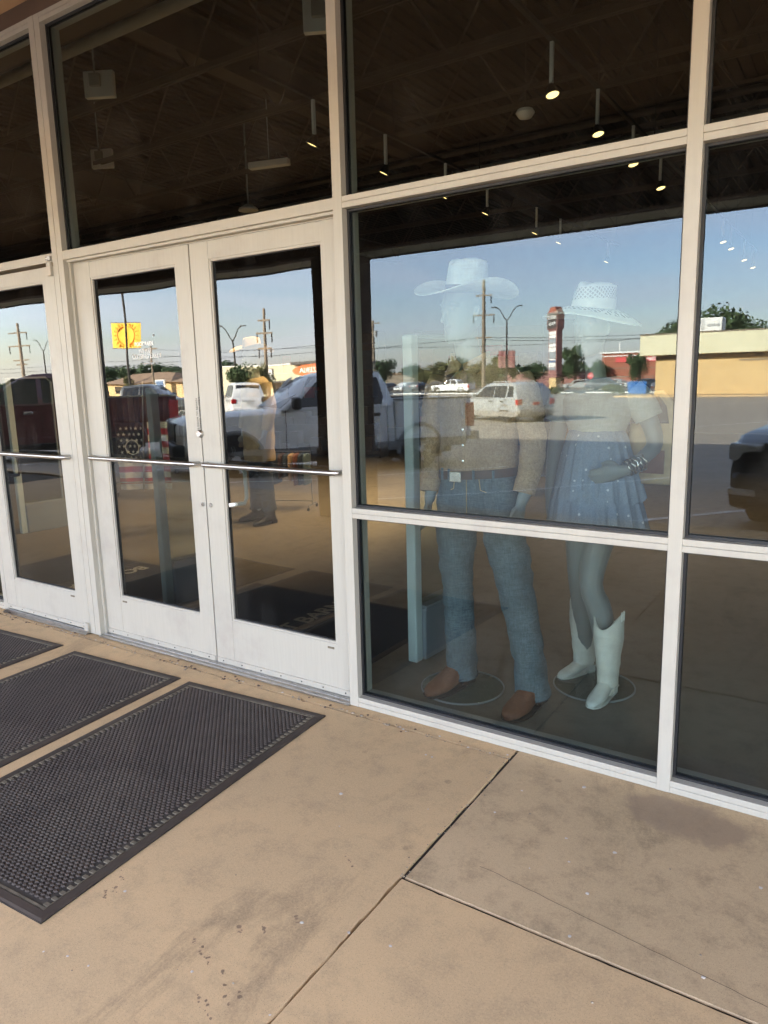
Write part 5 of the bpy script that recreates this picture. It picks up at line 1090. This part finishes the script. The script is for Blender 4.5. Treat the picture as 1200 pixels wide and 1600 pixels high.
tf=MB(); tf.lathe([(0,0),(.32,0),(.35,.1),(.35,1.0),(.25,1.1),(0,1.12)],14,(-.55,0,10.0)); tf.build('transformer',M['greybox'],[c for c in COL.objects if c.get('label','').startswith('wooden utility pole with a transformer')][0],smooth=40)
upole(-74.4,-60,6.9,'slim wooden pole with a cross arm right of the yellow banners',[(6.5,.9,())],R(160),4.9,.13)
def lamp(x,y,h,label,rz,group='twin headed parking lot lamps',ban=None,r=.085):
    t=thing('street_lamp',label,'street lamp',P3(x,y),rz,group)
    w=MB(); w.lathe([(0,0),(.30,0),(.30,.7),(.26,.75),(0,.75)],16); w.build('footing',M['signwhite'],t)
    w=MB(); w.tube([(0,0,.75),(0,0,h*.5),(0,0,h-1.4)],[r*1.25,r*1.1,r],10); w.build('post',M['pole'],t,smooth=60)
    for s in (-1,1):
        w=MB(); w.tube([(0,0,h-1.5),(s*.35,0,h-1.1),(s*.75,0,h-.35),(s*1.1,0,h-.05),(s*1.3,0,h)],r*.62,8); a=w.build('lamp_arm',M['pole'],t,smooth=60)
        w=MB(); w.box(min(s*1.2,s*1.75),max(s*1.2,s*1.75),-.13,.13,h-.02,h+.07); w.build('lamp_head',M['pole'],a,bevel=.03)
    return t
def banners(x,y,z0,z1,w0,lab,cat_mat,rz,printed=True,off=.12):
    for s in (-1,1):
        t=thing('pole_banner',lab%('left' if s<0 else 'right'),'banner',P3(x,y),rz,'cloth banners on lamp posts')
        w=MB(); n=8
        w.v=[(s*(off+(w0-off)*i/n),.05*math.sin(i*.9)+d,z0+(z1-z0)*k/n) for d in (0,.012) for k in range(n+1) for i in range(n+1)]; q=n+1
        for d in (0,1):
            for k in range(n):
                for i in range(n): a=d*q*q+k*q+i; w.f.append((a,a+1,a+q+1,a+q))
        w.build('cloth',cat_mat,t,smooth=60,fix=False)
        for z in (z0-.04,z1+.04): w=MB(); w.tube([(0,0,z),(s*w0,0,z)],.022,6); w.build('banner_arm',M['pole'],t)
        if printed:
            cx=s*(off+.10); cz=(z0+z1)/2; ww=w0-off; 
            for face in (-.04,.055):
                w=MB(); rr_=ww*.50; hh=(z1-z0)/2*.93
                w.tube([(cx+s*rr_*math.cos(a),face,cz+rr_*math.sin(a)) for a in [-1.45+2.9*i/16 for i in range(17)]],.045,6)
                for i in range(9):
                    a=-1.35+2.7*i/8; rm=min(ww*.80/max(.12,math.cos(a)),hh/max(.05,abs(math.sin(a))),ww*.86); 
                    if rm>rr_*1.25: w.tube([(cx+s*rr_*1.18*math.cos(a),face,cz+rr_*1.18*math.sin(a)),(cx+s*rm*math.cos(a),face,cz+rm*math.sin(a))],[.06,.012],5)
                w.build('sun_print',M['orange'],t,fix=False)
lamp(-53.4,-40,11.8,'dark lamp post carrying two yellow banners',R(170)); banners(-53.4,-40,5.25,7.35,1.62,'yellow sun print banner on the %s arm of the dark lamp post',M['yellow'],R(170))
lamp(-32.35,-75,9.7,'twin lamp post right of the tallest pole',R(170)); banners(-32.35,-75,3.0,4.85,.95,'rose coloured banner on the %s of the lamp post behind the SUV',M['pinkbrick'],R(170),False)
lamp(-55.2,-55,7.9,'twin lamp post above the round green tree',R(170)); lamp(-98,-60,8.6,'twin lamp post beside the pole at the far left',R(170))
WL=iter(['long overhead wire left of the tallest pole, behind the far cars','upper of two overhead wires right of the tallest pole','lower of two overhead wires right of the tallest pole','upper overhead wire above the white van','overhead wire from the pole above the hood towards the SUV','lower overhead wire above the white van','high overhead wire left of the transformer pole'])
def wire(a,b,sag,r=.03):
    mb=MB(); mb.tube([Vector(a).lerp(Vector(b),i/20)-Vector((0,0,sag*4*(i/20)*(1-i/20))) for i in range(21)],r,4); return tag(mb.build('overhead_wire',M['black'],fix=False),next(WL),'wire','overhead wires')
wire((-140,-108,8.2),(-42.3,-90,6.6),1.2); wire((-42.3,-90,6.6),(20,-96,8.6),1.4); wire((-42.3,-90,6.3),(20,-96,8.2),1.5); wire((-140,-62,4.6),(-55,-60,5.2),.5,.02); wire((-55,-60,5.2),(-20,-100,6),.6,.02); wire((-140,-62,4.1),(-55,-60,4.5),.5,.02); wire((-140,-110,9.6),(-74.2,-110,8.2),.8)
# ================================================================== TREES
def crown_mesh(name,mat,seed,n=1500,rx=1,rz=1,lobes=9):
    rr=random.Random(seed); mb=MB(); L=[]
    for i in range(lobes):
        a=rr.uniform(0,2*PI); d=rr.uniform(.15,.62); L.append((Vector((d*math.cos(a),d*math.sin(a),rr.uniform(-.35,.55))),rr.uniform(.30,.50)))
    L.append((Vector((0,0,.05)),.6))
    for i in range(n):
        c,r=rr.choice(L); d=Vector((rr.gauss(0,1),rr.gauss(0,1),rr.gauss(0,1))).normalized(); p=c+d*r*(rr.random()**.35); s=rr.uniform(.035,.075)
        u=d.cross(Vector((rr.gauss(0,1),rr.gauss(0,1),rr.gauss(0,1)))).normalized(); v=(d+Vector((rr.gauss(0,.6),rr.gauss(0,.6),rr.gauss(0,.6)))).cross(u).normalized()
        q=[p-u*s,p+v*s*.7,p+u*s,p-v*s*.7]; mb.add([(a.x*rx,a.y*rx,a.z*rz) for a in q],[(0,1,2,3)])
    return mb.mesh(name,mat)
CM={k:[crown_mesh('crown_%s'%k,M['leaf'+k],s,2200) for s in (1,2,3)] for k in ('dark','olive','green')}
tm=MB(); tm.tube([(0,0,0),(.03,0,.5),(0,.02,1.0)],[.09,.065,.035],8)
for a in range(4): tm.tube([(0,0,.55+.08*a),(.35*math.cos(a*1.7),.35*math.sin(a*1.7),.95+.07*a)],[.035,.012],5)
TM=tm.mesh('trunk',M['bark'],60)
def tree(x,y,h,w,kind,label,k=0,trunk=.3):
    t=thing('tree',label,'tree',P3(x,y),rnd.uniform(0,6),'trees around the far side of the parking lot')
    o=link('crown',CM[kind][k%3],t); ch=h*(1-trunk)/2; o.scale=(w/2,w/2,ch/.85); o.location=(0,0,h-ch*1.0)
    q=link('trunk',TM,t); q.scale=(h*.55,h*.55,h*.62)
T=[(-78.6,-120,6.2,9.0,'dark','dark green tree left of the frosted post over the far cars'),(-71.5,-121,5.4,7.0,'dark','dark green tree over the red car in the far row'),(-67.6,-118,3.9,5.5,'olive','low olive tree right of the round road sign'),(-64.5,-116,5.2,6.6,'olive','olive tree behind the small white pickup'),(-60.4,-117,6.6,6.0,'olive','tall thin olive tree left of the tallest pole'),(-57.0,-118,4.9,6.5,'olive','olive tree at the foot of the tallest pole'),(-53.6,-116,4.6,5.0,'olive','low olive tree right of the tallest pole'),(-50.2,-115,6.9,5.2,'olive','upright olive tree beside the twin lamp post'),(-46.8,-120,4.6,6.0,'dark','low dark tree left of the pylon sign'),(-39.0,-118,7.2,5.8,'green','rounded green tree right of the pylon sign'),(-42.2,-121,4.9,5.5,'green','low green tree just behind the pylon sign'),(-35.6,-119,4.6,4.6,'green','green tree beside the red brick store'),(-26.4,-110,5.4,5.0,'green','green tree before the red brick store'),(-10.6,-72,8.6,7.6,'green','big round tree behind the tan building'),(-13.2,-74,7.6,6.0,'green','tree behind the left corner of the tan building'),(-7.6,-73,6.6,5.0,'green','smaller tree behind the roof of the tan building'),(-45.4,-46,4.0,4.6,'green','round clipped tree by the white van'),(-43.2,-46,3.6,3.0,'olive','small olive tree by the white van'),(-128,-92,6.2,12,'dark','dark tree at the far left behind the banners'),(-117,-92,7.2,12,'dark','taller dark tree behind the yellow banners'),(-106,-91,5.6,10,'dark','dark tree right of the yellow banners'),(-97,-93,6.4,9,'dark','dark tree above the charcoal pickup'),(-88,-94,6.0,9,'dark','dark tree behind the slim pole'),(-79.5,-92,5.0,8,'dark','dark tree right of the slim pole'),(-92.4,-70,3.6,2.2,'olive','small young tree before the brown roofed house'),(-140,-95,6.0,13,'dark','dark tree at the left end of the row'),(-84,-123,4.5,7,'dark','dark tree left of the far cars'),(-30.5,-128,5,6,'dark','dark tree behind the red brick store')]
for i,(x,y,h,w_,k,lab) in enumerate(T): tree(x,y,h,w_,k,lab,i,.12 if h<7.3 else .25)
sh_=thing('shrub','clipped green shrub beside the blue dumpster','shrub',P3(-16.6,-62.2)); o=link('foliage',CM['olive'][1],sh_); o.scale=(1.15,.9,.75); o.location=(0,0,.55); q=link('stem',TM,sh_); q.scale=(.7,.7,.5)
sh2=thing('shrub','low yellow green shrub at the foot of the pylon sign','shrub',P3(-25.6,-72.5)); o=link('foliage',CM['olive'][2],sh2); o.scale=(1.6,1.0,.5); o.location=(0,0,.35); q=link('stem',TM,sh2); q.scale=(.7,.7,.4)
# far wood along the horizon, one mass
rr=random.Random(5); mb=MB()
for i in range(9000):
    x=rr.uniform(-420,160); y=-165-rr.random()*25; h=4.2+1.8*noise.noise((x*.05,y*.02,0))+1.2*noise.noise((x*.21,0,4)); z=zg(y)+rr.random()**.7*h; s=rr.uniform(.35,.9)
    a=rr.uniform(0,PI); mb.add([(x-s*math.cos(a),y-s*math.sin(a),z),(x,y,z+s*.7),(x+s*math.cos(a),y+s*math.sin(a),z),(x,y,z-s*.7)],[(0,1,2,3)])
o=mb.build('far_wood',M['leafdark'],fix=False); tag(o,'distant line of dark trees along the horizon','trees',None,'stuff')
